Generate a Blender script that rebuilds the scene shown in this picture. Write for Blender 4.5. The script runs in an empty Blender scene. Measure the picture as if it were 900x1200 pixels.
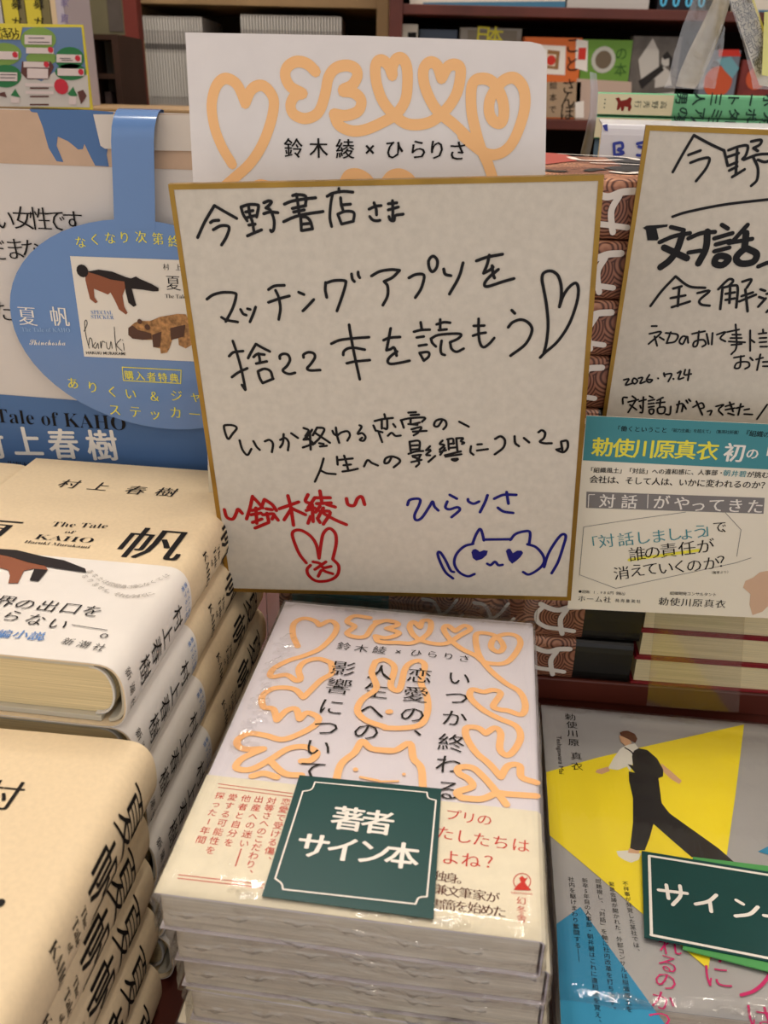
import bpy, bmesh, math, random
from mathutils import Vector, Matrix
from mathutils.geometry import tessellate_polygon
random.seed(7)
SC = bpy.context.scene
COL = SC.collection

# ------------------------------------------------------------------ camera
# metres; z = 0 is the top of the wrapped paperback stack in the middle
H = 0.2426
F = 1040.0                                       # focal length in pixels of the 900x1200 frame
CX = Vector((0.9997, 0.0101, 0.0211))            # camera right
CY = Vector((0.0234, -0.4303, -0.9024))          # camera down
CZ = Vector((0.0, 0.9026, -0.4304))              # camera forward
cam = bpy.data.cameras.new('camera')
cam.lens = F / 1200 * 36
cam.sensor_width = 36
cam.clip_start = 0.02
cam.dof.use_dof = True
cam.dof.focus_distance = 0.44
cam.dof.aperture_fstop = 18
camo = bpy.data.objects.new('camera', cam)
COL.objects.link(camo)
m = Matrix.Identity(4)
for i in range(3):
    m[i][0] = CX[i]; m[i][1] = -CY[i]; m[i][2] = -CZ[i]
m[2][3] = H
camo.matrix_world = m
SC.camera = camo

# ------------------------------------------------------------------ light
SC.view_settings.view_transform = 'Standard'
SC.view_settings.look = 'None'
SC.view_settings.gamma = 1
SC.view_settings.use_curve_mapping = False
SC.view_settings.exposure = 0.74
w = bpy.data.worlds.new('shop_air')
SC.world = w
w.use_nodes = True
w.node_tree.nodes['Background'].inputs[0].default_value = (1.0, 0.955, 0.95, 1)
w.node_tree.nodes['Background'].inputs[1].default_value = 0.50
def area(name, loc, rot, sx, sy, power, col=(1, .92, .88)):
    l = bpy.data.lights.new(name, 'AREA')
    l.shape = 'RECTANGLE'; l.size = sx; l.size_y = sy; l.energy = power; l.color = col
    o = bpy.data.objects.new(name, l); COL.objects.link(o)
    o.location = loc; o.rotation_euler = rot
CEIL = 1.80
TUBES = [(-.455, 2.62, .75, 6), (1.1, 1.9, 1.6, 5), (-1.9, 1.6, 1.6, 5), (.25, -.5, 1.2, 3.5), (-.30, 1.0, 1.1, 6.0)]  # last two are unseen tubes, added for glints and a streak on the wrap
for (tx, ty, tl, tp) in TUBES:
    area('tube_light', (tx, ty, CEIL - .075), (0, 0, 0), .06, tl, tp)

# recessed downlights; the first one hangs above the back of the display table, the rest are added
DOWN = (.16, .60, CEIL - .012)
l = bpy.data.lights.new('downlight', 'AREA'); l.shape = 'DISK'; l.size = .17; l.energy = 1.4; l.color = (1, .93, .82)
o = bpy.data.objects.new('downlight', l); COL.objects.link(o); o.location = DOWN
DOWN_ADDED = [(-.75, .55, CEIL - .012), (.85, .50, CEIL - .012), (.05, 1.35, CEIL - .012)]  # unseen extra downlights, added to make the shrink film sparkle
for d_ in DOWN_ADDED:
    l = bpy.data.lights.new('downlight', 'AREA'); l.shape = 'DISK'; l.size = .10; l.energy = 1.6; l.color = (1, .93, .82)
    o = bpy.data.objects.new('downlight', l); COL.objects.link(o); o.location = d_

# ------------------------------------------------------------------ helpers
def ray(p):
    return CX * ((p[0] - 450) / F) + CY * ((p[1] - 600) / F) + CZ
def onz(p, z):
    d = ray(p); return Vector((0, 0, H)) + d * ((z - H) / d.z)
def ony(p, y):
    d = ray(p); return Vector((0, 0, H)) + d * (y / d.y)

MATS = {}
def mat(name, col, rough=.6, spec=.3, metal=0, noise=0, nscale=200, bump=0, bscale=800, coat=0, emit=0):
    if name in MATS: return MATS[name]
    mm = bpy.data.materials.new(name); mm.use_nodes = True
    nt = mm.node_tree; b = nt.nodes['Principled BSDF']
    c = tuple((x / 255) ** 2.2 for x in col) + (1,) if max(col) > 1.001 else tuple(col) + (1,)
    b.inputs['Base Color'].default_value = c
    b.inputs['Roughness'].default_value = rough
    b.inputs['Specular IOR Level'].default_value = spec
    b.inputs['Metallic'].default_value = metal
    b.inputs['Coat Weight'].default_value = coat
    b.inputs['Coat Roughness'].default_value = .12
    tc = nt.nodes.new('ShaderNodeTexCoord')
    if noise:
        n = nt.nodes.new('ShaderNodeTexNoise'); n.inputs['Scale'].default_value = nscale
        n.inputs['Detail'].default_value = 4
        nt.links.new(tc.outputs['Object'], n.inputs['Vector'])
        r = nt.nodes.new('ShaderNodeValToRGB')
        r.color_ramp.elements[0].position = .3; r.color_ramp.elements[1].position = .7
        r.color_ramp.elements[0].color = tuple(x * (1 - noise) for x in c[:3]) + (1,)
        r.color_ramp.elements[1].color = tuple(min(1, x * (1 + noise)) for x in c[:3]) + (1,)
        nt.links.new(n.outputs['Fac'], r.inputs['Fac']); nt.links.new(r.outputs['Color'], b.inputs['Base Color'])
    if bump:
        n = nt.nodes.new('ShaderNodeTexNoise'); n.inputs['Scale'].default_value = bscale
        nt.links.new(tc.outputs['Object'], n.inputs['Vector'])
        bp = nt.nodes.new('ShaderNodeBump'); bp.inputs['Strength'].default_value = bump; bp.inputs['Distance'].default_value = .0004
        nt.links.new(n.outputs['Fac'], bp.inputs['Height']); nt.links.new(bp.outputs['Normal'], b.inputs['Normal'])
    if emit:
        b.inputs['Emission Color'].default_value = c; b.inputs['Emission Strength'].default_value = emit
    MATS[name] = mm
    return mm

def pages_mat(name, col, axis='Z', scale=900):
    if name in MATS: return MATS[name]
    mm = mat(name, col, .8, .15); nt = mm.node_tree; b = nt.nodes['Principled BSDF']
    c = b.inputs['Base Color'].default_value[:]
    tc = nt.nodes.new('ShaderNodeTexCoord'); wv = nt.nodes.new('ShaderNodeTexNoise')
    mp = nt.nodes.new('ShaderNodeMapping')
    s = {'Z': (6, 6, scale), 'X': (scale, 6, 6)}[axis]
    mp.inputs['Scale'].default_value = s
    wv.inputs['Scale'].default_value = 2.2; wv.inputs['Detail'].default_value = 3
    nt.links.new(tc.outputs['Object'], mp.inputs['Vector']); nt.links.new(mp.outputs['Vector'], wv.inputs['Vector'])
    r = nt.nodes.new('ShaderNodeValToRGB')
    r.color_ramp.elements[0].position = .3; r.color_ramp.elements[1].position = .65
    r.color_ramp.elements[0].color = tuple(x * .72 for x in c[:3]) + (1,)
    r.color_ramp.elements[1].color = c
    nt.links.new(wv.outputs['Fac'], r.inputs['Fac']); nt.links.new(r.outputs['Color'], b.inputs['Base Color'])
    bp = nt.nodes.new('ShaderNodeBump'); bp.inputs['Strength'].default_value = .35; bp.inputs['Distance'].default_value = .0004
    nt.links.new(wv.outputs['Fac'], bp.inputs['Height']); nt.links.new(bp.outputs['Normal'], b.inputs['Normal'])
    return mm

def film_mat(name, base=.05, rough=.09, bump=.5, tint=(1, 1, 1), scale=60, edge=.5, dist=.003, ripple=0):
    """thin clear plastic film: see-through, with a glossy skin that creases"""
    if name in MATS: return MATS[name]
    mm = bpy.data.materials.new(name); mm.use_nodes = True; nt = mm.node_tree
    for n in list(nt.nodes):
        if n.type != 'OUTPUT_MATERIAL': nt.nodes.remove(n)
    out = [n for n in nt.nodes if n.type == 'OUTPUT_MATERIAL'][0]
    tr = nt.nodes.new('ShaderNodeBsdfTransparent'); tr.inputs[0].default_value = tint + (1,)
    gl = nt.nodes.new('ShaderNodeBsdfGlossy'); gl.inputs['Roughness'].default_value = rough
    tc = nt.nodes.new('ShaderNodeTexCoord')
    mp = nt.nodes.new('ShaderNodeMapping'); mp.inputs['Scale'].default_value = (1, .35, 1.2)
    n1 = nt.nodes.new('ShaderNodeTexNoise'); n1.inputs['Scale'].default_value = scale; n1.inputs['Detail'].default_value = 5
    n1.inputs['Distortion'].default_value = 1.2
    nt.links.new(tc.outputs['Object'], mp.inputs['Vector']); nt.links.new(mp.outputs['Vector'], n1.inputs['Vector'])
    bp = nt.nodes.new('ShaderNodeBump'); bp.inputs['Strength'].default_value = bump; bp.inputs['Distance'].default_value = dist
    if ripple:                                    # fine cross creases of pulled film
        wv = nt.nodes.new('ShaderNodeTexWave'); wv.wave_type = 'BANDS'; wv.bands_direction = 'Y'
        wv.inputs['Scale'].default_value = ripple; wv.inputs['Distortion'].default_value = 5; wv.inputs['Detail'].default_value = 3
        wv.inputs['Detail Scale'].default_value = 2.5
        nt.links.new(tc.outputs['Object'], wv.inputs['Vector']); nt.links.new(wv.outputs['Fac'], bp.inputs['Height'])
    else: nt.links.new(n1.outputs['Fac'], bp.inputs['Height'])
    nt.links.new(bp.outputs['Normal'], gl.inputs['Normal'])
    lw = nt.nodes.new('ShaderNodeLayerWeight'); lw.inputs['Blend'].default_value = .25
    nt.links.new(bp.outputs['Normal'], lw.inputs['Normal'])
    ma = nt.nodes.new('ShaderNodeMath'); ma.operation = 'MULTIPLY_ADD'
    ma.inputs[1].default_value = edge; ma.inputs[2].default_value = base
    nt.links.new(lw.outputs['Fresnel'], ma.inputs[0])
    mx = nt.nodes.new('ShaderNodeMixShader')
    nt.links.new(ma.outputs[0], mx.inputs['Fac']); nt.links.new(tr.outputs[0], mx.inputs[1]); nt.links.new(gl.outputs[0], mx.inputs[2])
    nt.links.new(mx.outputs[0], out.inputs['Surface'])
    MATS[name] = mm
    return mm

def link(o, parent=None):
    COL.objects.link(o)
    if parent is not None: o.parent = parent
    return o
def thing(name, label, cat, loc=(0, 0, 0), rz=0, group=None):
    o = bpy.data.objects.new(name, None); COL.objects.link(o)
    o.empty_display_size = .01
    o.location = loc; o.rotation_euler = (0, 0, rz)
    o['label'] = label; o['category'] = cat
    if group: o['group'] = group
    return o
def rootmat(o):
    mm = Matrix.Translation(o.location) @ Matrix.Rotation(o.rotation_euler[2], 4, 'Z')
    return mm
def mesh(name, vs, fs, mt, parent=None, world=False, smooth=False, label=None):
    if world and parent is not None:
        inv = rootmat(parent).inverted(); vs = [inv @ Vector(v) for v in vs]
    me = bpy.data.meshes.new(name); me.from_pydata([tuple(v) for v in vs], [], fs)
    if smooth:
        for p in me.polygons: p.use_smooth = True
    if mt: me.materials.append(mt)
    o = bpy.data.objects.new(name, me); link(o, parent)
    if label: o['label'] = label
    return o
def struct(o):
    o['kind'] = 'structure'; return o
def box_data(x0, x1, y0, y1, z0, z1):
    v = [(x0, y0, z0), (x1, y0, z0), (x1, y1, z0), (x0, y1, z0), (x0, y0, z1), (x1, y0, z1), (x1, y1, z1), (x0, y1, z1)]
    f = [(0, 3, 2, 1), (4, 5, 6, 7), (0, 1, 5, 4), (1, 2, 6, 5), (2, 3, 7, 6), (3, 0, 4, 7)]
    return v, f
def box(name, x0, x1, y0, y1, z0, z1, mt, parent=None, bev=0, label=None, world=False):
    v, f = box_data(x0, x1, y0, y1, z0, z1)
    o = mesh(name, v, f, mt, parent, world=world, label=label)
    if bev: bevel(o, bev)
    return o
def bevel(o, wd, seg=2):
    bm = bmesh.new(); bm.from_mesh(o.data)
    bmesh.ops.bevel(bm, geom=bm.edges[:], offset=wd, segments=seg, affect='EDGES', profile=.5)
    bm.to_mesh(o.data); bm.free()
def children(o): return [c for c in bpy.data.objects if c.parent == o]
def copy_tree(o, loc=None, rz=None, label=None, group=None, skip=(), depth=0):
    c = o.copy(); COL.objects.link(c)
    if loc is not None: c.location = loc
    if rz is not None: c.rotation_euler = (0, 0, rz)
    if label: c['label'] = label
    if group: c['group'] = group
    for ch in children(o):
        if ch.name.split('.')[0] in skip: continue
        d = copy_tree(ch, skip=skip, depth=depth + 1); d.parent = c
    return c

# ------------------------------------------------------------------ surfaces that carry print
class Plane:
    """flat printed surface: origin o, axes u (right) and v (up), normal n; px() reads a photograph point on it"""
    def __init__(s, o, u, v):
        s.o = Vector(o); s.u = Vector(u).normalized(); v = Vector(v)
        s.v = (v - s.u * v.dot(s.u)).normalized(); s.n = s.u.cross(s.v)
        if s.n.dot(Vector((0, 0, H)) - s.o) < 0: s.n = -s.n
    def px(s, p):
        d = ray(p); c = Vector((0, 0, H))
        t = (s.o - c).dot(s.n) / d.dot(s.n); q = c + d * t - s.o
        return (q.dot(s.u), q.dot(s.v))
    def to3(s, u, v, l): return s.o + s.u * u + s.v * v + s.n * l
class Sheet:
    """unrolled jacket of a book: a = arc length from the fore edge over the spine, y = along the spine"""
    def __init__(s, prof):
        s.p = prof; s.L = [0]
        for a, b in zip(prof, prof[1:]): s.L.append(s.L[-1] + math.hypot(b[0] - a[0], b[1] - a[1]))
    def to3(s, a, y, l):
        k = 0
        while k < len(s.L) - 2 and s.L[k + 1] < a: k += 1
        t = (a - s.L[k]) / (s.L[k + 1] - s.L[k]); p, q = s.p[k], s.p[k + 1]
        dx, dz = q[0] - p[0], q[1] - p[1]; n = math.hypot(dx, dz)
        return Vector((p[0] + dx * t - dz / n * l, y, p[1] + dz * t + dx / n * l))

class Art:
    """one layer of ink on a surface, collected in 2D and written as one mesh"""
    def __init__(s, fr, crop=(0, 0, 1)):
        s.fr = fr; s.c = crop; s.v = []; s.f = []; s.h = []; s.n = 0
    def crop(s, x, y, k): s.c = (x, y, k); return s
    def up1(s, slope=0):
        """every stroke of ink lies a hair above the one before, so overlaps never share a plane"""
        s.n += 1; k = len(s.v) - len(s.h)
        s.h += [(s.n % 40) * 3e-6 + i * slope for i in range(k)]
    def P(s, p):
        if s.c is None: return p
        return s.fr.px((s.c[0] + p[0] / s.c[2], s.c[1] + p[1] / s.c[2]))
    def poly(s, pts, raw=False):
        q = [p if raw else s.P(p) for p in pts]
        b = len(s.v); s.v += q
        for t in tessellate_polygon([[Vector((a[0], a[1], 0)) for a in q]]): s.f.append(tuple(b + i for i in t))
        s.up1()
        return s
    def smooth(s, q, n=5):
        if len(q) < 3: return q
        r = []
        closed = (Vector(q[0]) - Vector(q[-1])).length < 1e-6
        for i in range(len(q) - 1):
            p1, p2 = Vector(q[i]), Vector(q[i + 1])
            p0 = Vector(q[i - 1]) if i > 0 else (Vector(q[-2]) if closed else p1 * 2 - p2)
            p3 = Vector(q[i + 2]) if i + 2 < len(q) else (Vector(q[1]) if closed else p2 * 2 - p1)
            for k in range(n):
                t = k / n
                r.append(tuple(.5 * (2 * p1 + (p2 - p0) * t + (2 * p0 - 5 * p1 + 4 * p2 - p3) * t * t + (3 * p1 - p0 - 3 * p2 + p3) * t ** 3)))
        r.append(tuple(q[-1])); return r
    def stroke(s, pts, wd, raw=False, n=5, caps=True):
        q = s.smooth([p if raw else s.P(p) for p in pts], n)
        h = wd / 2; b = len(s.v); m_ = len(q)
        for i, p in enumerate(q):
            a = Vector(q[max(0, i - 1)]); c = Vector(q[min(m_ - 1, i + 1)]); d = c - a
            if d.length < 1e-9: d = Vector((1, 0))
            d.normalize(); x, y = p
            s.v += [(x - d.y * h, y + d.x * h), (x + d.y * h, y - d.x * h)]
            if i: s.f.append((b + 2 * i - 2, b + 2 * i - 1, b + 2 * i + 1, b + 2 * i))
        s.up1(5e-8)
        if caps:
            for e in (q[0], q[-1]): s.disc(e, h, 8, True)
        return s
    def disc(s, c, r, n=12, raw=False):
        if not raw: c = s.P(c)
        b = len(s.v)
        s.v += [(c[0] + r * math.cos(2 * math.pi * k / n), c[1] + r * math.sin(2 * math.pi * k / n)) for k in range(n)]
        s.f.append(tuple(range(b, b + n))); s.up1(); return s
    def strokes(s, lst, wd):
        for l in lst: s.stroke(l, wd)
        return s
    # type ---------------------------------------------------------------
    def glyph(s, ch, c, ex, ey, size, style='g', wf=1, hf=1):
        g = glyph(ch, style); b = len(s.v)
        for (x, y) in g[0]:
            x = x * size * wf; y = y * size * hf
            s.v.append((c[0] + ex[0] * x + ey[0] * y, c[1] + ex[1] * x + ey[1] * y))
        s.f += [tuple(b + i for i in f) for f in g[1]]
        s.h += [h + (s.n % 7) * 1e-6 for h in g[2]]; s.n += 1
    def chars(s, text, pts, k=.95, size=None, style='g', vert=False, wf=1, hf=1, raw=False, up=None):
        """characters centred on pts; two points for a longer text = evenly spaced from the first to the last"""
        q = [Vector(p if raw else s.P(p)) for p in pts]
        if len(q) == 2 and len(text) != 2:
            q = [q[0].lerp(q[1], i / (len(text) - 1)) for i in range(len(text))]
        if len(q) > 1: d = (q[-1] - q[0]); pitch = d.length / (len(q) - 1); d.normalize()
        else: d = Vector((0, -1) if vert else (1, 0)); pitch = size
        if up is not None: ex, ey = Vector((up[1], -up[0])), Vector(up)
        elif vert: ey = -d; ex = Vector((ey.y, -ey.x))
        else: ex = d; ey = Vector((-d.y, d.x))
        sz = size or pitch * k
        for ch, p in zip(text, q):
            if ch in ' \u3000': continue
            if vert and ch in '、。': p = p + ex * sz * .55 + ey * sz * .5
            if vert and ch in 'ー―「」・（）': s.glyph(ch, p, -ey, ex, sz, style, wf, hf)
            else: s.glyph(ch, p, ex, ey, sz, style, wf, hf)
        return s
    def run(s, text, p0, p1, hs=1, style='s', raw=False):
        """a line of Latin type whose left and right ends of the base line sit on p0, p1"""
        a = Vector(p0 if raw else s.P(p0)); b_ = Vector(p1 if raw else s.P(p1)); d = b_ - a; L = d.length; d.normalize()
        vs, fs, wd = runmesh(text, style); k = L / wd; b = len(s.v)
        for (x, y) in vs:
            x *= k; y *= k * hs
            s.v.append((a.x + d.x * x - d.y * y, a.y + d.y * x + d.x * y))
        s.f += [tuple(b + i for i in f) for f in fs]; s.up1(); return s
    def build(s, name, mt, parent, lift=.00015, world=True, label=None, seg=0):
        if seg:                                     # cut long edges so the print follows a curved spine
            bm = bmesh.new(); vv = [bm.verts.new((x, y, h)) for (x, y), h in zip(s.v, s.h)]
            for f in s.f:
                try: bm.faces.new([vv[i] for i in f])
                except ValueError: pass
            bmesh.ops.triangulate(bm, faces=bm.faces[:])
            for _ in range(3):
                es = [e for e in bm.edges if e.calc_length() > seg]
                if not es: break
                bmesh.ops.subdivide_edges(bm, edges=es, cuts=1)
                bmesh.ops.triangulate(bm, faces=bm.faces[:])
            bm.verts.index_update()
            V = [tuple(v.co) for v in bm.verts]; Fc = [tuple(v.index for v in f.verts) for f in bm.faces]; bm.free()
        else: V, Fc = [(x, y, h) for (x, y), h in zip(s.v, s.h)], s.f
        return mesh(name, [s.fr.to3(u, v, lift + h) for u, v, h in V], Fc, mt, parent, world=world, label=label)

# glyph outlines from Blender's own built-in font ------------------------
FC = {}
def outline(text, off, shear=0):
    c = bpy.data.curves.new('type', 'FONT'); c.body = text; c.size = 1; c.offset = off; c.resolution_u = 2; c.shear = shear
    o = bpy.data.objects.new('type', c)
    me = bpy.data.meshes.new_from_object(o)
    v = [(q.co.x, q.co.y) for q in me.vertices]; f = [tuple(p.vertices) for p in me.polygons]
    bpy.data.meshes.remove(me); bpy.data.objects.remove(o); bpy.data.curves.remove(c)
    return v, f
_a = outline('国', 0)[0]; _b = outline('国国', 0)[0]
ADV = (max(x for x, y in _b) - min(x for x, y in _b)) - (max(x for x, y in _a) - min(x for x, y in _a))
CYM = (max(y for x, y in _a) + min(y for x, y in _a)) / 2
STY = {'g': (0, [(0, 0)]), 'l': (-.012, [(0, 0)]), 'b': (0, [(-.014, -.004), (.014, .004)]),
       'B': (0, [(-.024, 0), (0, .014), (.024, 0), (0, -.014)]),
       'm': (-.010, [(-.010, 0), (.012, 0)]), 'M': (-.012, [(-.020, 0), (0, 0), (.020, 0)])}
def glyph(ch, style):
    k = (ch, style)
    if k not in FC:
        off, sh = STY[style]; v, f = outline(ch, off); V = []; Fc = []; Hh = []
        wide = ord(ch) > 0x2000
        cx = ADV / 2 if wide else (max(x for x, y in v) + min(x for x, y in v)) / 2
        for j, (dx, dy) in enumerate(sh):
            Hh += [j * 4e-6] * len(v); b = len(V); V += [((x - cx) / ADV + dx, (y - CYM) / ADV + dy) for x, y in v]; Fc += [tuple(b + i for i in q) for q in f]
        FC[k] = (V, Fc, Hh)
    return FC[k]
def mathbold(t, base=(0x1D400, 0x1D41A)):
    r = ''
    for ch in t:
        if 'A' <= ch <= 'Z': r += chr(base[0] + ord(ch) - 65)
        elif 'a' <= ch <= 'z': r += chr(base[1] + ord(ch) - 97)
        else: r += ch
    return r
def runmesh(t, style):
    k = (t, 'run' + style)
    if k not in FC:
        if style == 's': v, f = outline(mathbold(t), -.010)
        elif style == 'c': v, f = outline(mathbold(t, (0x1D4D0, 0x1D4EA)), 0)
        else: v, f = outline(t, {'g': 0, 'b': .012}[style])
        x0 = min(x for x, y in v); x1 = max(x for x, y in v)
        FC[k] = ([(x - x0, y) for x, y in v], f, x1 - x0)
    return FC[k]

# ink and paper -----------------------------------------------------------
INK = mat('black_marker_ink', (18, 16, 18), .45, .3)
RED = mat('red_marker_ink', (168, 22, 24), .45, .3)
NAVY = mat('navy_marker_ink', (22, 24, 110), .45, .3)
PBLACK = mat('printed_black', (28, 25, 24), .6, .2)
PWHITE = mat('printed_white', (236, 230, 220), .6, .2)
PYEL = mat('printed_yellow', (235, 225, 80), .6, .2)
PRED = mat('printed_red', (205, 60, 50), .6, .2)
PBROWN = mat('printed_dark_brown', (90, 40, 25), .6, .2)
PORANGE = mat('printed_orange', (254, 198, 138), .6, .2)
PBLUE = mat('printed_blue', (92, 132, 190), .6, .2)
PGREY = mat('printed_grey', (165, 158, 150), .6, .2)
GOLD = mat('gold_edge', (160, 126, 60), .34, .5, .8, noise=.15, nscale=60)
CREAM = mat('cream_paper', (232, 223, 198), .55, .3, noise=.03)
WHITEP = mat('white_card', (232, 226, 222), .5, .3, noise=.02, nscale=90)
BOARDP = mat('shikishi_paper', (207, 199, 184), .85, .1, noise=.05, nscale=260, bump=.15, bscale=1400)

# ================================================================== the shop
TABLE = -.138
WOODD = mat('dark_red_brown_wood', (88, 42, 32), .42, .4, noise=.25, nscale=14)
WOODL = mat('tan_shelf_wood', (150, 122, 86), .5, .3, noise=.18, nscale=9)
BACKD = mat('dark_case_lining', (26, 17, 14), .8, .1)
FLOOR = TABLE - .74
v, f = box_data(-3.2, 3.2, -1.6, 3.6, FLOOR - .05, FLOOR)
struct(mesh('floor', v, f, mat('floor_lino', (150, 132, 108), .4, .4, noise=.12, nscale=3)))
v, f = box_data(-3.2, 3.2, 3.5, 3.6, FLOOR, CEIL)
struct(mesh('wall_back', v, f, mat('wall_paint', (150, 128, 100), .8, .2, noise=.05, nscale=4)))
for nm_, x0_, x1_ in (('wall_left', -3.3, -3.2), ('wall_right', 3.2, 3.3)):
    v, f = box_data(x0_, x1_, .4, 3.6, FLOOR, CEIL)
    struct(mesh(nm_, v, f, mat('wall_paint', (150, 128, 100), .8, .2, noise=.05, nscale=4)))
v, f = box_data(-3.2, 3.2, -1.6, 3.6, CEIL, CEIL + .05)
struct(mesh('ceiling', v, f, mat('ceiling_paint', (225, 215, 200), .8, .2, noise=.03, nscale=4)))
names = ['long ceiling tube light running over the aisle behind the display table', 'ceiling tube light on the right over the dark bookcase',
         'ceiling tube light far to the left over the tan shelves', 'short ceiling tube light added above the near side of the table for film glints', 'ceiling tube light added above the back of the display table for the wrap streak']
for (tx, ty, tl, tp), nm in zip(TUBES, names):
    t = thing('ceiling_light', nm, 'ceiling light', (tx, ty, CEIL), 0)
    box('light_housing', -.06, .06, -tl / 2, tl / 2, -.05, 0, mat('lamp_housing', (230, 228, 222), .4), t, .004)
    box('light_tube', -.02, .02, -tl / 2 + .02, tl / 2 - .02, -.068, -.05, mat('lit_tube', (255, 236, 205), .3, emit=9), t, .006)
t = thing('downlight_fitting', 'round recessed ceiling downlight above the back of the display table', 'ceiling light', (DOWN[0], DOWN[1], CEIL), 0)
vs = []; fs = []
for r_, z_ in ((.085, 0), (.085, -.006), (.062, -.006), (.058, 0)):
    vs += [(r_ * math.cos(i / 16 * math.pi), r_ * math.sin(i / 16 * math.pi), z_) for i in range(32)]
for q_ in range(3): fs += [(q_ * 32 + i, q_ * 32 + (i + 1) % 32, q_ * 32 + 32 + (i + 1) % 32, q_ * 32 + 32 + i) for i in range(32)]
mesh('trim_ring', vs, fs, mat('lamp_housing', (230, 228, 222), .4), t)
LENS = [(.058 * math.cos(i / 16 * math.pi), .058 * math.sin(i / 16 * math.pi), -.001) for i in range(32)]
mesh('lamp_lens', LENS, [tuple(range(32))], mat('lit_tube', (255, 236, 205), .3, emit=9), t)
for d_, nm_ in zip(DOWN_ADDED, ('added round ceiling downlight above the left end of the display table', 'added round ceiling downlight above the right end of the display table', 'added round ceiling downlight over the aisle behind the table')):
    copy_tree(t, (d_[0], d_[1], CEIL), label=nm_)
# display table with a raised back step
t = thing('display_table', 'dark red brown wooden display table under all the book stacks', 'table', (0, .1, FLOOR))
box('tabletop', -.9, .9, -.30, .9, -.03 + TABLE - FLOOR, TABLE - FLOOR, WOODD, t, .003)
for sx in (-1, 1):
    for yy in (-.26, .84):
        box('leg', sx * .85 - .03, sx * .85 + .03, yy - .03, yy + .03, 0, TABLE - FLOOR - .03, WOODD, t, .002)
RZ = -.0771                                       # top of the step
YAW = -.0908
t = thing('table_riser', 'dark red brown wooden step that carries the back row of books', 'display riser', (.147, .4385, TABLE), YAW)
box('riser_board', -.219, .5, 0, .163, RZ - TABLE - .016, RZ - TABLE, WOODD, t, .0012)
box('front_panel', -.219, .5, .002, .016, 0, RZ - TABLE - .016, WOODD, t)
box('side_panel', -.219, -.205, .016, .163, 0, RZ - TABLE - .016, WOODD, t)
box('side_panel', .486, .5, .016, .163, 0, RZ - TABLE - .016, WOODD, t)

# ================================================================== hardcover with rounded spine (cream jacket)
KRAFT = mat('cream_kraft_jacket', (226, 204, 168), .6, .25, noise=.035, nscale=500)
OBI = mat('white_belt_paper', (232, 226, 218), .38, .4, noise=.02, nscale=60)
BOARD = mat('grey_cover_board', (196, 190, 172), .6, .2)
PAGES = pages_mat('cream_page_edges', (236, 216, 168))
def spine_profile(W, T, grow=0):
    p = [(0, T + grow)]
    for i in range(5): p.append((W * .9 * i / 4 if i else .001, T + grow))
    n = 16
    for i in range(n + 1):
        a = math.pi / 2 - math.pi * i / n
        c = math.cos(a); s_ = math.sin(a)
        x = W - .010 + (.013 + grow) * (abs(c) ** .62)
        z = T / 2 + (T / 2 + grow) * (1 if s_ > 0 else -1) * (abs(s_) ** .78)
        p.append((x, z))
    for i in range(5): p.append((W * .9 * (1 - i / 4), -grow if grow else 0))
    return p
def sheet_mesh(name, prof, y0, y1, th, mt, parent, label=None):
    sh = Sheet(prof); n = len(prof); vs = []; fs = []
    for l in (0, -th):
        for y in (y0, y1):
            for i, p in enumerate(prof):
                a = prof[max(0, i - 1)]; b = prof[min(n - 1, i + 1)]; dx, dz = b[0] - a[0], b[1] - a[1]; d = math.hypot(dx, dz)
                vs.append((p[0] - dz / d * l, y, p[1] + dx / d * l))
    for i in range(n - 1):
        fs.append((i, i + 1, n + i + 1, n + i)); fs.append((2 * n + i, 3 * n + i, 3 * n + i + 1, 2 * n + i + 1))
        fs.append((i, 2 * n + i, 2 * n + i + 1, i + 1)); fs.append((n + i, n + i + 1, 3 * n + i + 1, 3 * n + i))
    for i in (0, n - 1):
        fs.append((i, n + i, 3 * n + i, 2 * n + i))
    o = mesh(name, vs, fs, mt, parent, label=label)
    for p_ in o.data.polygons: p_.use_smooth = True
    bpy.context.view_layer.update()
    o.data.set_sharp_from_angle(angle=.7)
    return o
W, L, T = .128, .190, .0298
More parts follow.
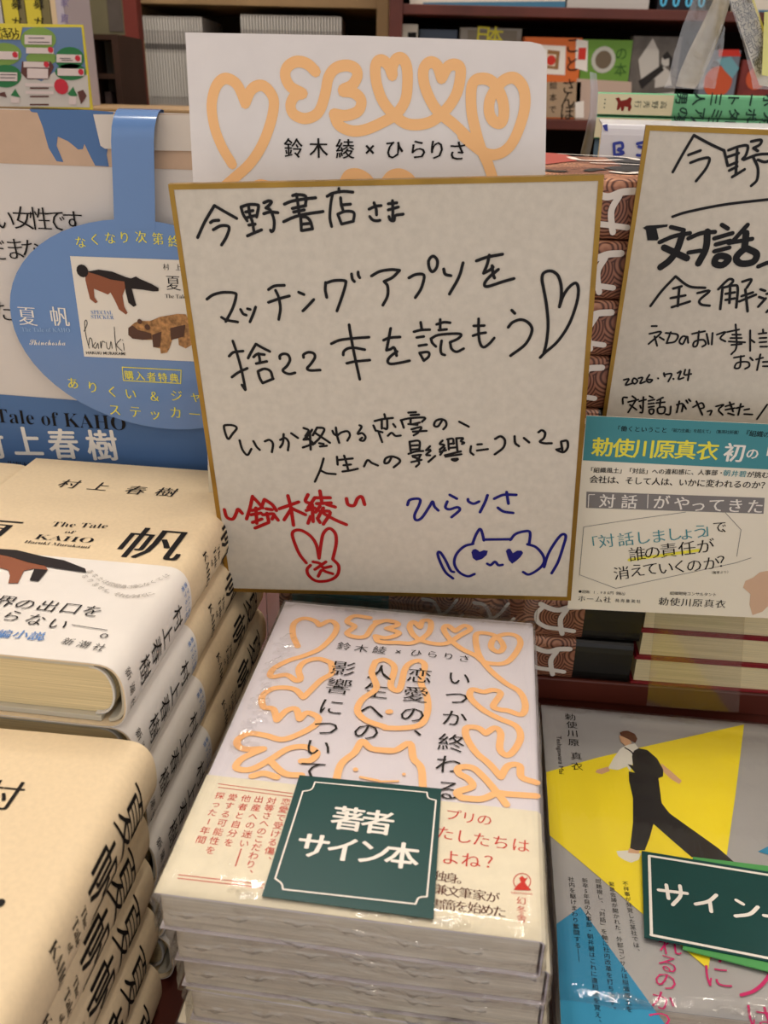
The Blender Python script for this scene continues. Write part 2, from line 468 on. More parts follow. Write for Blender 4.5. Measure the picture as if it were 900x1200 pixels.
def make_kaho(label, obi=True, group=None):
    t = thing('hardcover_book', label, 'book', group=group)
    prof = spine_profile(W, T); sheet_mesh('jacket', prof, 0, L, .0005, KRAFT, t)
    inner = [(x if i < 3 else x - .0009 * (1 if x > W * .9 else 0), z) for i, (x, z) in enumerate(spine_profile(W, T, -.0008))]
    # boards
    box('cover_board', .0025, W - .009, .002, L - .002, T - .0032, T - .0008, BOARD, t, .0003)
    box('cover_board', .0025, W - .009, .002, L - .002, .0008, .0032, BOARD, t, .0003)
    # spine board follows the curve
    sp = [p for p in spine_profile(W, T, -.0009) if p[0] > W - .009]
    sheet_mesh('spine_board', sp, .002, L - .002, .0014, BOARD, t)
    # page block, rounded at the spine
    n = 12; y0, y1 = .0045, L - .0045; z0, z1 = .0034, T - .0034
    pr = [(.004, z1), (W - .012, z1)]
    for i in range(n + 1):
        a = math.pi / 2 - math.pi * i / n
        pr.append((W - .0115 + .009 * abs(math.cos(a)) ** .8, T / 2 + (z1 - T / 2) * math.sin(a)))
    pr += [(W - .012, z0), (.004, z0)]
    k = len(pr); vs = [(x, y0, z) for x, z in pr] + [(x, y1, z) for x, z in pr]
    fs = [tuple(reversed(range(k))), tuple(range(k, 2 * k))] + [(i, (i + 1) % k, k + (i + 1) % k, k + i) for i in range(k)]
    fs = [tuple(reversed(f_)) for f_ in fs]
    mesh('page_block', vs, fs, PAGES, t)
    # headband
    hb = [(x, z) for x, z in pr if x > W - .0116]
    sheet_mesh('headband', hb, .0030, .0050, .0008, mat('white_headband', (215, 212, 205), .7), t)
    shp = Sheet(prof)
    s0 = next(shp.L[i] for i, p in enumerate(prof) if i > 6 and p[0] > W - .010); tot = shp.L[-1]
    sm = tot / 2                                   # middle of the spine
    a = Art(shp, None)
    up = (0, 1)
    a.chars('夏', [(sm, .1630)], size=.0225, style='M', raw=True, up=up, hf=1.12)
    a.chars('帆', [(sm + .001, .1370)], size=.0225, style='M', raw=True, up=up, hf=1.12)
    a.run('The', (sm - .0042, .1195), (sm + .0038, .1195), raw=True)
    a.run('Tale', (sm - .0056, .1135), (sm + .0050, .1135), raw=True)
    a.run('of', (sm - .0022, .1085), (sm + .0018, .1085), raw=True)
    a.run('KAHO', (sm - .0100, .1010), (sm + .0095, .1010), raw=True)
    a.build('spine_lettering', PBLACK, t, .0003, world=False, seg=.003)
    if obi:
        po = spine_profile(W, T, .0004)
        sheet_mesh('paper_belt', po, 0, .0775, .0003, OBI, t, label='white paper belt')
        so = Sheet(po); sm2 = so.L[-1] / 2
        a = Art(so, None)
        for ch, y in zip('村上春樹', (.0585, .0455, .0325, .0195)): a.chars(ch, [(sm2, y)], size=.0118, style='m', raw=True, up=up)
        a.chars('新潮社', [(sm2 - .0075, .0060), (sm2 + .0065, .0060)], size=.0050, style='m', raw=True)
        a.build('belt_lettering', PBLACK, t, .0003, world=False, seg=.003)
        a = Art(so, None)
        for k_, y in enumerate((.0735, .0700)): a.chars('書下ろし長編', [(sm2 - .0085 , y), (sm2 + .0085, y)], size=.0030, style='g', raw=True, up=up)
        a.build('blue_lettering', PBLUE, t, .0003, world=False, seg=.003)
    return t
def rots(x, y, o, a): return (o[0] + x * math.cos(a) - y * math.sin(a), o[1] + x * math.sin(a) + y * math.cos(a))
# stack with paper belts ---------------------------------------------------
AO = (-.2286, .2942); AA = -.1228
TOPA = .0422
pos = ['topmost', 'second from the top', 'third from the top', 'fourth from the top', 'fifth from the top', 'lowest']
A1 = make_kaho('cream hardcover with a white paper belt, topmost of the belted stack at the left', True, 'belted cream hardcovers')
A1.location = (AO[0], AO[1], TOPA - T); A1.rotation_euler = (0, 0, AA)
jit = [(0, 0, 0), (.001, -.0005, .004), (.0025, .001, -.003), (.004, .0, .002), (.005, -.001, 0), (.006, .001, .003)]
for k in range(1, 6):
    copy_tree(A1, (AO[0] + jit[k][0], AO[1] + jit[k][1], TOPA - T * (k + 1) + .0), AA + jit[k][2],
              'cream hardcover with a white belt, %s in the belted stack' % pos[k], 'belted cream hardcovers')
fa = Plane((AO[0], AO[1], TOPA), (math.cos(AA), math.sin(AA), 0), (-math.sin(AA), math.cos(AA), 0))
a = Art(fa).crop(0, 500, 3)
a.chars('村上春樹', [(245, 203), (350, 212), (478, 225), (585, 232)], size=.0120, style='M')
a.chars('帆', [(540, 415)], size=.0345, style='M', up=(0, 1)); a.chars('夏', [(-70, 375)], size=.0345, style='M', up=(0, 1))
a.run('The Tale', (178, 351), (374, 359), .95); a.run('of', (226, 376), (260, 378), .8); a.run('KAHO', (118, 396), (322, 410), .72)
a.run('Haruki Murakami', (83, 410), (312, 430))
a.build('cover_lettering', PBLACK, A1, .0003)
a = Art(fa).crop(0, 500, 3)
a.chars('界の出口を', [(20, 620), (90, 630), (170, 637), (250, 645), (325, 655)], size=.0094, style='m')
a.chars('らない', [(45, 672), (125, 685), (205, 700)], size=.0092, style='m')
a.stroke([(255, 703), (378, 722)], .0004); a.chars('。', [(405, 730)], size=.011, style='m')
a.chars('新潮社', [(240, 762), (295, 772), (350, 782)], size=.0052, style='m')
a.build('belt_print', PBLACK, A1, .0009)
a = Art(fa).crop(0, 500, 3)
a.chars('編小説。', [(15, 735), (75, 737), (130, 743), (170, 745)], size=.0064, style='b')
a.build('belt_print', PBLUE, A1, .0009, label='blue print')
a = Art(fa).crop(0, 500, 3)
def arc_text(a, s_, p0, pm, p1, size, style='g'):
    n = len(s_)
    for i, ch in enumerate(s_):
        t_ = i / (n - 1)
        q = [(1 - t_) ** 2 * p0[j] + 2 * t_ * (1 - t_) * pm[j] + t_ * t_ * p1[j] for j in (0, 1)]
        d = [2 * (1 - t_) * (pm[j] - p0[j]) + 2 * t_ * (p1[j] - pm[j]) for j in (0, 1)]
        A = Vector(a.P(q)); B = Vector(a.P((q[0] + d[0] * .02, q[1] + d[1] * .02))); e = (B - A).normalized()
        a.chars(ch, [tuple(A)], size=size, style=style, raw=True, up=(-e.y, e.x))
arc_text(a, 'あなたは武蔵境に帰らなくては', (318, 515), (430, 615), (585, 530), .0034)
arc_text(a, 'なりません。それも今すぐに。', (300, 532), (420, 635), (545, 588), .0034)
a.build('belt_print', PGREY, A1, .0009, label='small grey print')
DKB = mat('carved_black_wood', (35, 26, 24), .5); RDB = mat('carved_red_brown_wood', (142, 84, 58), .5)
a = Art(fa).crop(0, 500, 3)
a.poly([(-140, 400), (-60, 405), (0, 455), (60, 470), (160, 495), (170, 510), (120, 505), (85, 512), (64, 556), (30, 556), (36, 530), (30, 510), (-40, 490), (-60, 540), (-90, 540), (-110, 470)])
a.build('belt_picture', RDB, A1, .0009)
a = Art(fa).crop(0, 500, 3)
a.poly([(-150, 395), (-40, 420), (0, 436), (60, 440), (150, 462), (225, 476), (300, 505), (305, 519), (270, 514), (200, 504), (100, 484), (40, 464), (-30, 450)])
a.poly([(122, 506), (168, 510), (136, 550), (105, 546)])
a.build('belt_picture', DKB, A1, .001)

# plain stack in the near left corner ---------------------------------------
BZ = .0122
def far_right(px, z): return onz(px, z)
bpts = [((147, 867), 0), ((160, 948), 1), ((166, 1003), 2), ((172, 1062), 3), ((176, 1130), 4)]
BA = [-.100, -.110, -.122, -.105, -.095]
proto = None
for (p, k) in bpts:
    z = BZ - T * k - (.002 if k else 0)
    q = onz(p, z)
    ca, sa = math.cos(BA[k]), math.sin(BA[k])
    xx = W - (.008 if k == 0 else .001)
    o = (q.x - (xx * ca - L * sa), q.y - (xx * sa + L * ca), BZ - T * (k + 1))
    lab = 'unbelted cream hardcover, %s of the near left corner stack' % ['topmost', 'second', 'third', 'fourth', 'fifth and lowest'][k]
    if proto is None:
        proto = make_kaho(lab, False, 'cream hardcovers in the near left corner'); proto.location = o; proto.rotation_euler = (0, 0, BA[k]); B1 = proto; BO = o
        bare = None
    else:
        copy_tree(proto, o, BA[k], lab)
fb = Plane((BO[0], BO[1], BZ), (math.cos(BA[0]), math.sin(BA[0]), 0), (-math.sin(BA[0]), math.cos(BA[0]), 0))
a = Art(fb).crop(0, 840, 4.09)
a.chars('村', [(2, 378)], size=.0155, style='M', up=(0, 1)); a.chars('夏', [(-330, 640)], size=.036, style='M', up=(0, 1))
a.chars('春', [(-120, 372)], size=.0155, style='M', up=(0, 1))
a.disc((0, 895), .0016)
a.build('cover_lettering', PBLACK, B1, .0003)
# neighbour stack at the far left edge
ZL = .040
q = onz((35, 545), ZL)
LA = -.13
lo = (q.x - (W * math.cos(LA) - L * math.sin(LA)), q.y - (W * math.sin(LA) + L * math.cos(LA)))
for k in range(6):
    # every one of these is a plain copy of the unbelted book
    c = copy_tree(proto, (lo[0] - .001 * (k % 2), lo[1], ZL - T * (k + 1) + .0004 * 0), LA, 'cream hardcover, %s of the stack left of the belted one' % pos[k], 'cream hardcovers at the far left', skip=('cover_lettering',))
    if k == 5: c.location.z = TABLE

# ================================================================== shrink-wrapped paperbacks
def paperback(name, label, Wp, Lp, Tp, cover, pages, group=None, spine_right=True, film=True):
    t = thing(name, label, 'book', group=group)
    # cover: bent round the spine, thin top and bottom sheets
    r = .0016; pr = [(0, Tp)]
    for i in range(1, 6): pr.append((Wp * .96 * i / 5, Tp - .0004 * math.sin(i / 5 * 3.1)))
    for i in range(5):
        a = math.pi / 2 * (1 - i / 4); pr.append((Wp - r + r * math.cos(a), Tp - r + r * math.sin(a)))
    for i in range(5):
        a = -math.pi / 2 * i / 4; pr.append((Wp - r + r * math.cos(a), r + r * math.sin(a)))
    pr += [(Wp * .5, 0), (0, 0)]
    if not spine_right: pr = [(Wp - x, z) for x, z in reversed(pr)]
    sheet_mesh('cover', pr, 0, Lp, .0004 if spine_right else .0004, cover, t)
    b = box('page_block', .0012, Wp - .0012, .0010, Lp - .0010, .0005, Tp - .0008, pages, t, .0004)
    if film:
        g = .0007; n = 14; bm = bmesh.new()
        bmesh.ops.create_cube(bm, size=1)
        bmesh.ops.scale(bm, vec=(Wp + 2 * g, Lp + 2 * g, Tp + 1.2 * g), verts=bm.verts[:])
        bmesh.ops.translate(bm, vec=(Wp / 2, Lp / 2, Tp / 2 + .1 * g), verts=bm.verts[:])
        bot = [f_ for f_ in bm.faces if f_.normal.z < -.9]; bmesh.ops.delete(bm, geom=bot, context='FACES_ONLY')
        bmesh.ops.subdivide_edges(bm, edges=bm.edges[:], cuts=16, use_grid_fill=True)
        rnd = random.Random(label)
        ph = [rnd.uniform(0, 6) for _ in range(6)]
        for v_ in bm.verts:
            x, y, z = v_.co
            w_ = .00028 * (math.sin(x * 210 + y * 90 + ph[0]) + math.sin(y * 260 - z * 300 + ph[1]) * .7 + math.sin(x * 500 + z * 700 + ph[2]) * .5)
            onside = y < .0001
            if z > Tp * .99: v_.co.z += max(0, w_ * .5) if not onside else 0
            if y < 0: v_.co.y -= abs(w_) * 3.2
            if x > Wp: v_.co.x += abs(w_)
            if x < 0: v_.co.x -= abs(w_)
        for f_ in bm.faces: f_.smooth = True
        me = bpy.data.meshes.new('shrink_wrap'); bm.to_mesh(me); bm.free()
        me.materials.append(film_mat('shrink_film', .035, .06, .6, dist=.0007, scale=90))
        me.materials.append(film_mat('shrink_film_side', .05, .10, 1.0, dist=.005, scale=55))
        for p_ in me.polygons:
            if p_.normal.z < .5: p_.material_index = 1
        o = bpy.data.objects.new('shrink_wrap', me); link(o, t); o['label'] = 'clear crinkled shrink wrap'
        # folded seam of the wrap along the near edge
        vs = []; fs = []; nn = 60
        for s_ in (0, 1):
            b0 = len(vs); z0 = Tp * (.78 if s_ == 0 else .30); a0, a1 = ((.02, .85), (.30, .99))[s_]
            for i in range(nn + 1):
                x = Wp * (a0 + (a1 - a0) * i / nn)
                z = z0 + .0016 * math.sin(x * 70 + ph[3] + s_) - (x / Wp) * .003 * s_ + .0004 * math.sin(x * 900 + ph[4])
                d = .0010 + .0007 * math.sin(x * 330 + ph[5]) + .0004 * math.sin(x * 1300)
                vs += [(x, -.0016, z), (x, -.0016 - max(.0002, d), z - .0009 - .0004 * math.sin(x * 700)), (x, -.0016, z - .0020)]
            for i in range(nn):
                q_ = b0 + 3 * i; fs += [(q_, q_ + 1, q_ + 4, q_ + 3), (q_ + 1, q_ + 2, q_ + 5, q_ + 4)]
        # short tight folds across the film near the fore edge and along the head
        def fold(x0, x1, yc, hgt, wdt, along_y=False):
            b0 = len(vs); m_ = 8; q0 = rnd.uniform(0, 6); q1 = rnd.uniform(0, 6)
            for i in range(m_ + 1):
                t_ = i / m_; e = math.sin(math.pi * min(1, max(.0, t_))) ** .5 if 0 < t_ < 1 else .02
                x = x0 + (x1 - x0) * t_; y = yc + .0010 * math.sin(t_ * 7 + q0) + .0006 * math.sin(t_ * 17 + q1)
                for dy, dz in ((-wdt, .0004), (-wdt * .55, .55 * hgt), (-wdt * .1, .95 * hgt), (wdt * .2, hgt), (wdt * .6, .4 * hgt), (wdt, .0004)): vs.append((x, y + dy * (.6 + .4 * e), Tp + .0005 + dz * e))
            for i in range(m_):
                for j in range(5): q_ = b0 + 6 * i + j; fs.append((q_, q_ + 6, q_ + 7, q_ + 1))
        y = .072
        while y < .158 and cover is LILAC:
            fold(.005 + rnd.uniform(-.002, .002), .013 + rnd.uniform(-.003, .004), y, rnd.uniform(.0007, .0012), rnd.uniform(.0016, .0024)); y += rnd.uniform(.0028, .0052)
        for _ in range(9):
            x = rnd.uniform(.01, Wp - .03); fold(x, x + rnd.uniform(.008, .022), Lp - rnd.uniform(.001, .006), rnd.uniform(.0006, .001), .0016)
        for _ in range(7):
            x = rnd.uniform(.01, Wp - .03); fold(x, x + rnd.uniform(.006, .020), rnd.uniform(.0015, .004), rnd.uniform(.0005, .0008), .0013)
        mesh('film_seam', vs, fs, film_mat('shrink_film_fold', .075, .13, .5, dist=.0006, scale=160), t, smooth=True)
    return t
LILAC = mat('pale_lilac_cover', (226, 220, 226), .42, .4, noise=.015, nscale=40)
GREYP = pages_mat('greyish_page_edges', (226, 217, 198))
LO = (-.073, .2108); LA2 = -.1216; PT = .0168; PW, PL = .128, .188
lj = [(0, 0, 0), (.0035, .0012, .012), (.0040, .004, .004), (.0060, .003, -.01), (.002, .002, .008), (.004, 0, 0), (.003, .003, .01), (.002, .001, 0)]
ordn = ['topmost', 'second', 'third', 'fourth', 'fifth', 'sixth', 'seventh', 'lowest']
L1 = None
for k in range(8):
    z = -PT * (k + 1) - .0003 * k
    if k == 7: z = TABLE
    lab = 'shrink wrapped white paperback, %s in the stack below the large autograph board' % ordn[k]
    if k == 0:
        lab = 'shrink wrapped white paperback with orange line drawings, cream belt and dark green autograph label'
        L1 = paperback('wrapped_paperback', lab, PW, PL, PT, LILAC, GREYP, 'wrapped paperbacks in the middle')
        L1.location = (LO[0], LO[1], z); L1.rotation_euler = (0, 0, LA2)
        # cream belt of the book
        bp = [(-.0004, PT + .0003), (PW * .5, PT + .0002), (PW - .001, PT + .0003), (PW + .0004, PT - .001), (PW + .0004, .001), (PW - .001, -.00015)]
        P0 = Plane((LO[0], LO[1], 0), (math.cos(LA2), math.sin(LA2), 0), (-math.sin(LA2), math.cos(LA2), 0))
        ya = P0.px((250, 908))[1]; yb = P0.px((632, 953))[1]; yo = (ya + yb) / 2
        sheet_mesh('paper_belt', bp, -.0001, yo, .00015, CREAM, L1, label='cream paper belt')
        base = L1
    else:
        c = copy_tree(L1, (LO[0] + lj[k][0], LO[1] + lj[k][1], z), LA2 + lj[k][2], lab)
P0 = Plane((LO[0], LO[1], 0), (math.cos(LA2), math.sin(LA2), 0), (-math.sin(LA2), math.cos(LA2), 0))
a = Art(P0).crop(260, 700, 4.5); OW = .0031
for l in [[(400, 260), (375, 200), (380, 140), (430, 112), (490, 125), (515, 150)],
          [(515, 150), (570, 125), (605, 150), (590, 200), (520, 270), (430, 310), (350, 335), (270, 380), (260, 420), (340, 410), (390, 440), (415, 430), (405, 380), (440, 340), (510, 325), (575, 345)],
          [(575, 345), (580, 400), (520, 440), (440, 520), (430, 530)], [(430, 530), (380, 485), (280, 480), (215, 520), (220, 580), (270, 590), (290, 650)],
          [(290, 650), (340, 600), (390, 590), (410, 645)], [(410, 645), (450, 610), (510, 640), (470, 690), (330, 750), (230, 730), (140, 720), (80, 760), (110, 800), (220, 800)],
          [(220, 800), (110, 850), (75, 900), (150, 910), (250, 860), (350, 800), (440, 790), (500, 820), (470, 860), (420, 865)], [(250, 860), (330, 930), (420, 940)], [(160, 945), (220, 930), (290, 950)],
          [(810, 340), (790, 400), (815, 480), (740, 540), (715, 600), (760, 650), (860, 685)], [(600, 975), (630, 880), (700, 820), (740, 760), (790, 800), (900, 810)],
          [(780, 110), (700, 100), (660, 130), (700, 155), (660, 190), (700, 210), (760, 205), (800, 150), (860, 125), (900, 130)]]: a.stroke(l, OW)
a.disc((705, 910), .0011); a.stroke([(730, 950), (780, 960), (830, 970)], .0012); a.disc((880, 605), .0016)
a.crop(440, 700, 4.5)
for l in [[(50, 690), (150, 690), (240, 670), (275, 600), (270, 520), (240, 450), (260, 360), (220, 335), (160, 370), (130, 480), (100, 490), (80, 460), (100, 370), (50, 330), (0, 340)],
          [(0, 805), (100, 810), (180, 770), (200, 850), (240, 900), (250, 1000)],
          [(0, 130), (80, 125), (120, 145), (60, 165)], [(60, 165), (125, 190), (60, 215), (0, 205)], [(0, 205), (20, 235), (120, 240), (200, 240), (280, 190), (290, 130), (250, 125), (235, 160)],
          [(235, 160), (200, 130), (180, 160), (210, 210), (280, 240), (370, 245), (450, 200), (500, 170), (470, 150), (420, 180)],
          [(420, 180), (380, 150), (360, 170), (390, 220), (450, 270), (530, 310), (580, 345), (690, 345), (760, 260), (750, 210), (690, 195), (625, 220), (610, 265), (650, 290), (675, 260), (640, 210), (580, 190), (530, 200), (540, 290), (590, 370), (680, 450), (760, 500), (790, 570), (770, 620), (700, 600), (660, 595)],
          [(660, 595), (620, 575), (660, 510), (620, 490), (570, 500), (510, 488), (500, 530), (560, 590), (650, 640), (740, 680), (765, 740), (730, 810), (690, 835), (655, 800), (660, 720), (630, 690), (580, 720)],
          [(580, 720), (540, 690), (480, 690), (480, 740), (530, 820), (600, 880), (660, 950)], [(660, 950), (700, 890), (760, 890), (770, 950), (850, 980)],
          [(455, 1060), (430, 1030), (510, 1000), (490, 960), (440, 930), (440, 900), (510, 900), (570, 950), (640, 1030), (690, 1095)], [(455, 1060), (560, 1065), (640, 1035), (700, 1040), (850, 1050)]]: a.stroke(l, OW)
a.disc((75, 605), .0016); a.disc((150, 935), .0008); a.stroke([(20, 972), (120, 970)], .0010)
a.build('cover_drawing', PORANGE, L1, .00018, label='orange hearts, rabbit and cat in thick line')
a = Art(P0).crop(440, 700, 4.5)
a.chars('いつか終わる', [(440, 430), (428, 532), (415, 640), (400, 770), (388, 885), (382, 1020)], size=.0118, style='m', vert=True)
a.chars('恋愛の、', [(232, 415), (212, 515), (195, 620), (180, 735)], size=.0122, style='m', vert=True)
a.chars('×ひらりさ', [(120, 288), (213, 295), (300, 303), (385, 313), (468, 325)], size=.0062, style='m')
a.crop(260, 700, 4.5)
a.chars('人生への', [(835, 398), (812, 495), (790, 600), (762, 710)], size=.0122, style='m', vert=True)
a.chars('影響について', [(640, 378), (615, 472), (577, 580), (548, 690), (507, 795), (475, 915)], size=.0122, style='m', vert=True)
a.chars('鈴木綾', [(643, 260), (735, 272), (832, 280)], size=.0070, style='m')
a.build('cover_lettering', PBLACK, L1, .00024)
a = Art(P0).crop(180, 900, 3)
for l in ([(228, 58), (488, 92)], [(228, 70), (488, 104)], [(88, 378), (388, 412)], [(85, 390), (385, 424)]): a.stroke(l, .0003)
S_ = .0038
a.chars('恋愛で受ける傷、', [(465, 122), (398, 325)], size=S_ , vert=True)
a.chars('対等さへのこだわり、', [(415, 118), (332, 372)], size=S_, vert=True)
a.chars('出産への迷い', [(370, 113), (318, 268)], size=S_, vert=True); a.stroke([(308, 288), (288, 348)], .0004)
a.chars('他者と自分を', [(325, 110), (264, 265)], size=S_, vert=True)
a.chars('愛する可能性を', [(278, 106), (200, 292)], size=S_, vert=True)
a.chars('探った1年間', [(233, 100), (167, 255)], size=S_, vert=True)
a.crop(400, 900, 3)
a.chars('プリの', [(392, 168), (448, 178), (503, 185)], size=.0062, style='m')
a.chars('たしたちは', [(365, 232), (430, 245), (492, 255), (560, 265), (630, 275)], size=.0070, style='m')
a.chars('よね？', [(385, 318), (455, 328), (535, 335)], size=.0072, style='m')
a.chars('幻冬舎', [(632, 470), (632, 502), (633, 532)], size=.0034, style='m', vert=True)
a.stroke([(635 + 30 * math.cos(x / 8 * math.pi), 402 + 28 * math.sin(x / 8 * math.pi)) for x in range(17)], .0003)
a.poly([(605, 432), (620, 412), (630, 405), (625, 390), (635, 382), (645, 392), (655, 388), (645, 405), (655, 420), (668, 434)]); a.run('GENTOSHA', (596, 444), (672, 450), .8, 'g')
a.build('belt_lettering', PRED, L1, .00036, label='red lettering')
a = Art(P0).crop(400, 900, 3)
a.chars('独身。', [(348, 383), (388, 390), (430, 396)], size=.0048, style='M')
a.chars('兼文筆家が', [(350, 430), (393, 438), (437, 443), (485, 450), (532, 458)], size=.0048, style='M')
a.chars('書簡を始めた', [(335, 483), (378, 485), (423, 490), (468, 495), (512, 502), (555, 508)], size=.0048, style='M')
a.build('belt_lettering', PBROWN, L1, .00036, label='dark brown lettering')
# autograph label on the film
DGREEN = mat('dark_green_label', (12, 66, 64), .35, .4, noise=.04, nscale=50)
t = L1
a = Art(P0).poly([(351, 912), (517, 928), (508, 1081), (307, 1054)])
lb = a.build('autograph_label', DGREEN, t, .0014, label='dark green label'); 
def thicken(o, th):
    bm = bmesh.new(); bm.from_mesh(o.data); r_ = bmesh.ops.solidify(bm, geom=bm.faces[:], thickness=th); bm.to_mesh(o.data); bm.free()
thicken(lb, .0002)
a = Art(P0).crop(180, 900, 3)
for l in ([(568, 62), (960, 98)], [(960, 98), (966, 118), (992, 126)], [(992, 126), (960, 466)], [(960, 466), (932, 470), (920, 492)], [(920, 492), (455, 440)], [(455, 440), (450, 420), (428, 402)], [(428, 402), (525, 95)], [(525, 95), (555, 88), (568, 62)]): a.stroke(l, .0006)
a.chars('著者', [(683, 192), (788, 205)], size=.0124, style='B')
a.chars('サイン本', [(562, 287), (665, 300), (770, 310), (873, 322)], size=.0124, style='B')
# the lettering rides on the label
o = a.build('label_lettering', PWHITE, None, .0018)
o.parent = lb
o.data.transform(rootmat(L1).inverted())

# ================================================================== grey and yellow wrapped paperback on the right
TZ = -.086; TA = -.105; TT = .0170
q = onz((634, 826), TZ)
GREYC = mat('grey_cover', (172, 170, 168), .45, .4, noise=.015, nscale=40)
tw, tl_ = .133, .190
to = (q.x + tl_ * math.sin(TA), q.y - tl_ * math.cos(TA))
R1 = None
labs = ['shrink wrapped grey and yellow paperback with a walking figure on its cover', 'shrink wrapped grey paperback, second in the stack on the right', 'shrink wrapped grey paperback, lowest in the stack on the right']
for k in range(3):
    z = TZ - TT * (k + 1) - .0006 * k
    if k == 2: z = TABLE
    if k == 0:
        R1 = paperback('wrapped_paperback', labs[0], tw, tl_, TT, GREYC, GREYP, 'wrapped paperbacks on the right')
        R1.location = (to[0], to[1], z); R1.rotation_euler = (0, 0, TA)
    else:
        copy_tree(R1, (to[0] + .001 * k, to[1] - .0005 * k, z), TA + .004 * k, labs[k])
PR = Plane((to[0], to[1], TZ), (math.cos(TA), math.sin(TA), 0), (-math.sin(TA), math.cos(TA), 0))
xr = tw - .0005
def clipx(pts):       # keep the printed shapes inside the cover
    return pts
YELL = mat('cover_yellow', (250, 228, 52), .5, .3); BLUEC = mat('cover_blue', (52, 142, 182), .5, .3)
a = Art(PR).poly([(640, 905), (700, 888), (760, 874), (872, 849), (862, 930), (852, 1000), (830, 1136), (644, 979)]); a.build('cover_yellow_shape', YELL, R1, .00012)
a = Art(PR).poly([(680, 1063), (652, 1083), (658, 1215), (790, 1215)]); a_ = Art(PR).poly([(888, 998), (900, 992), (905, 1003)]); a_.build('cover_blue_corner', BLUEC, R1, .00012); a.build('cover_blue_shape', BLUEC, R1, .00012)
FIG = mat('figure_black', (45, 42, 42), .5); SKIN = mat('figure_skin', (222, 178, 140), .5); HAIR = mat('figure_hair', (105, 68, 52), .5); SHIRT = mat('figure_white', (232, 228, 215), .5)
a = Art(PR).crop(640, 820, 3.4615).poly([(325, 185), (360, 178), (380, 205), (350, 262), (340, 292), (328, 272), (290, 286), (250, 280), (272, 240), (300, 200)]).poly([(285, 615), (330, 612), (385, 625), (375, 650), (345, 662), (318, 652), (292, 635)]); a.build('figure_shirt', SHIRT, R1, .00018)
a = Art(PR).crop(640, 820, 3.4615).poly([(295, 145), (305, 148), (338, 160), (347, 178), (322, 188), (302, 172)]).poly([(252, 272), (205, 285), (200, 296), (225, 303), (258, 290)]).poly([(466, 258), (505, 290), (550, 330), (540, 343), (505, 322), (472, 290)]).poly([(335, 604), (380, 610), (375, 626), (332, 622)]); a.build('figure_skin', SKIN, R1, .0002)
a = Art(PR).crop(640, 820, 3.4615).poly([(298, 135), (312, 128), (332, 127), (360, 140), (370, 160), (362, 176), (335, 162), (305, 148)]); a.build('figure_hair', HAIR, R1, .00022)
a = Art(PR).crop(640, 820, 3.4615).poly([(348, 230), (356, 208), (375, 198), (410, 205), (450, 240), (475, 285), (474, 312), (455, 320), (462, 370), (468, 420), (500, 462), (560, 505), (640, 562), (700, 605), (765, 662), (680, 650), (590, 640), (520, 580), (435, 505), (420, 560), (400, 612), (365, 612), (340, 603), (352, 500), (352, 400), (336, 330), (335, 292), (360, 297), (330, 262), (352, 268)]); a.stroke([(320, 196), (345, 212), (358, 232)], .0010); a.build('figure_clothes', FIG, R1, .00024)
a = Art(PR).crop(600, 700, 3)
a.chars('勅使川原', [(205, 422), (210, 450), (213, 480), (217, 512)], size=.0066, style='m', vert=True, up=(0, 1)); a.chars('真衣', [(226, 560), (228, 596)], size=.0066, style='m', vert=True, up=(0, 1))
a.run('Teshigawara Mai', (156, 488), (166, 622), .8, 'g')
a.crop(600, 900, 3); S_ = .0040
for tx_, p0, p1 in (('不祥事が発覚した某社では、', (398, 408), (440, 645)), ('緊急会議が開かれた。外部コンサルは組織風土を', (350, 410), (412, 850)), ('問題視し、「対話」を軸に社内改革を打ち出す。', (303, 400), (356, 850)), ('新卒5年目の人事部・朝井碧はこれに違和感を覚え、', (256, 397), (304, 895)), ('社内を駆けまわり奮闘する――', (208, 393), (236, 672))):
    a.chars(tx_, [p0, p1], k=.93, style='g', vert=True)
a.build('cover_lettering', PBLACK, R1, .0003)
a = Art(PR).crop(600, 900, 3)
a.chars('るのか', [(548, 690), (540, 750), (530, 822)], size=.0098, style='m', vert=True); a.chars('れ', [(553, 630)], size=.0098, style='m', up=(0, 1))
a.chars('つ', [(520, 885)], size=.0098, style='m', up=(0, 1)); a.chars('に', [(722, 735)], size=.0125, style='m', up=(0, 1)); a.chars('は', [(875, 880)], size=.0125, style='m', up=(0, 1))
a.stroke([(925, 690), (890, 750), (850, 785), (805, 800)], .0014); a.stroke([(690, 655), (700, 668)], .001); a.stroke([(735, 670), (730, 682)], .001)
a.build('cover_lettering', mat('printed_magenta', (205, 45, 110), .6, .2), R1, .0003, label='magenta lettering')
# two cards lying on it
def card(name, label, corners, z, th, mt, cat='card'):
    pts = [onz(p, z) for p in corners]
    c = sum(pts, Vector()) / len(pts)
    t = thing(name, label, cat, (c.x, c.y, z - th))
    n = len(pts); vs = [(p.x, p.y, z - th) for p in pts] + [(p.x, p.y, z) for p in pts]
    fs = [tuple(range(n)), tuple(reversed(range(n, 2 * n)))] + [(i, n + i, n + (i + 1) % n, (i + 1) % n) for i in range(n)]
    mesh('card_sheet', vs, fs, mt, t, world=True)
    return t
mb = card('green_card', 'plain mid green card peeking out from under the autograph sign card', [(812, 1004), (960, 1022), (946, 1150), (800, 1112)], TZ + .0020, .0006, mat('mid_green_card', (84, 158, 90), .5))
sg = card('sign_card', 'dark green autograph sign card with a white border on the grey paperback', [(752, 997), (990, 1036), (990, 1144), (755, 1098)], TZ + .0027, .0006, DGREEN)
PS = Plane((0, 0, TZ + .0027), (1, 0, 0), (0, 1, 0))
a = Art(PS).crop(600, 900, 3)
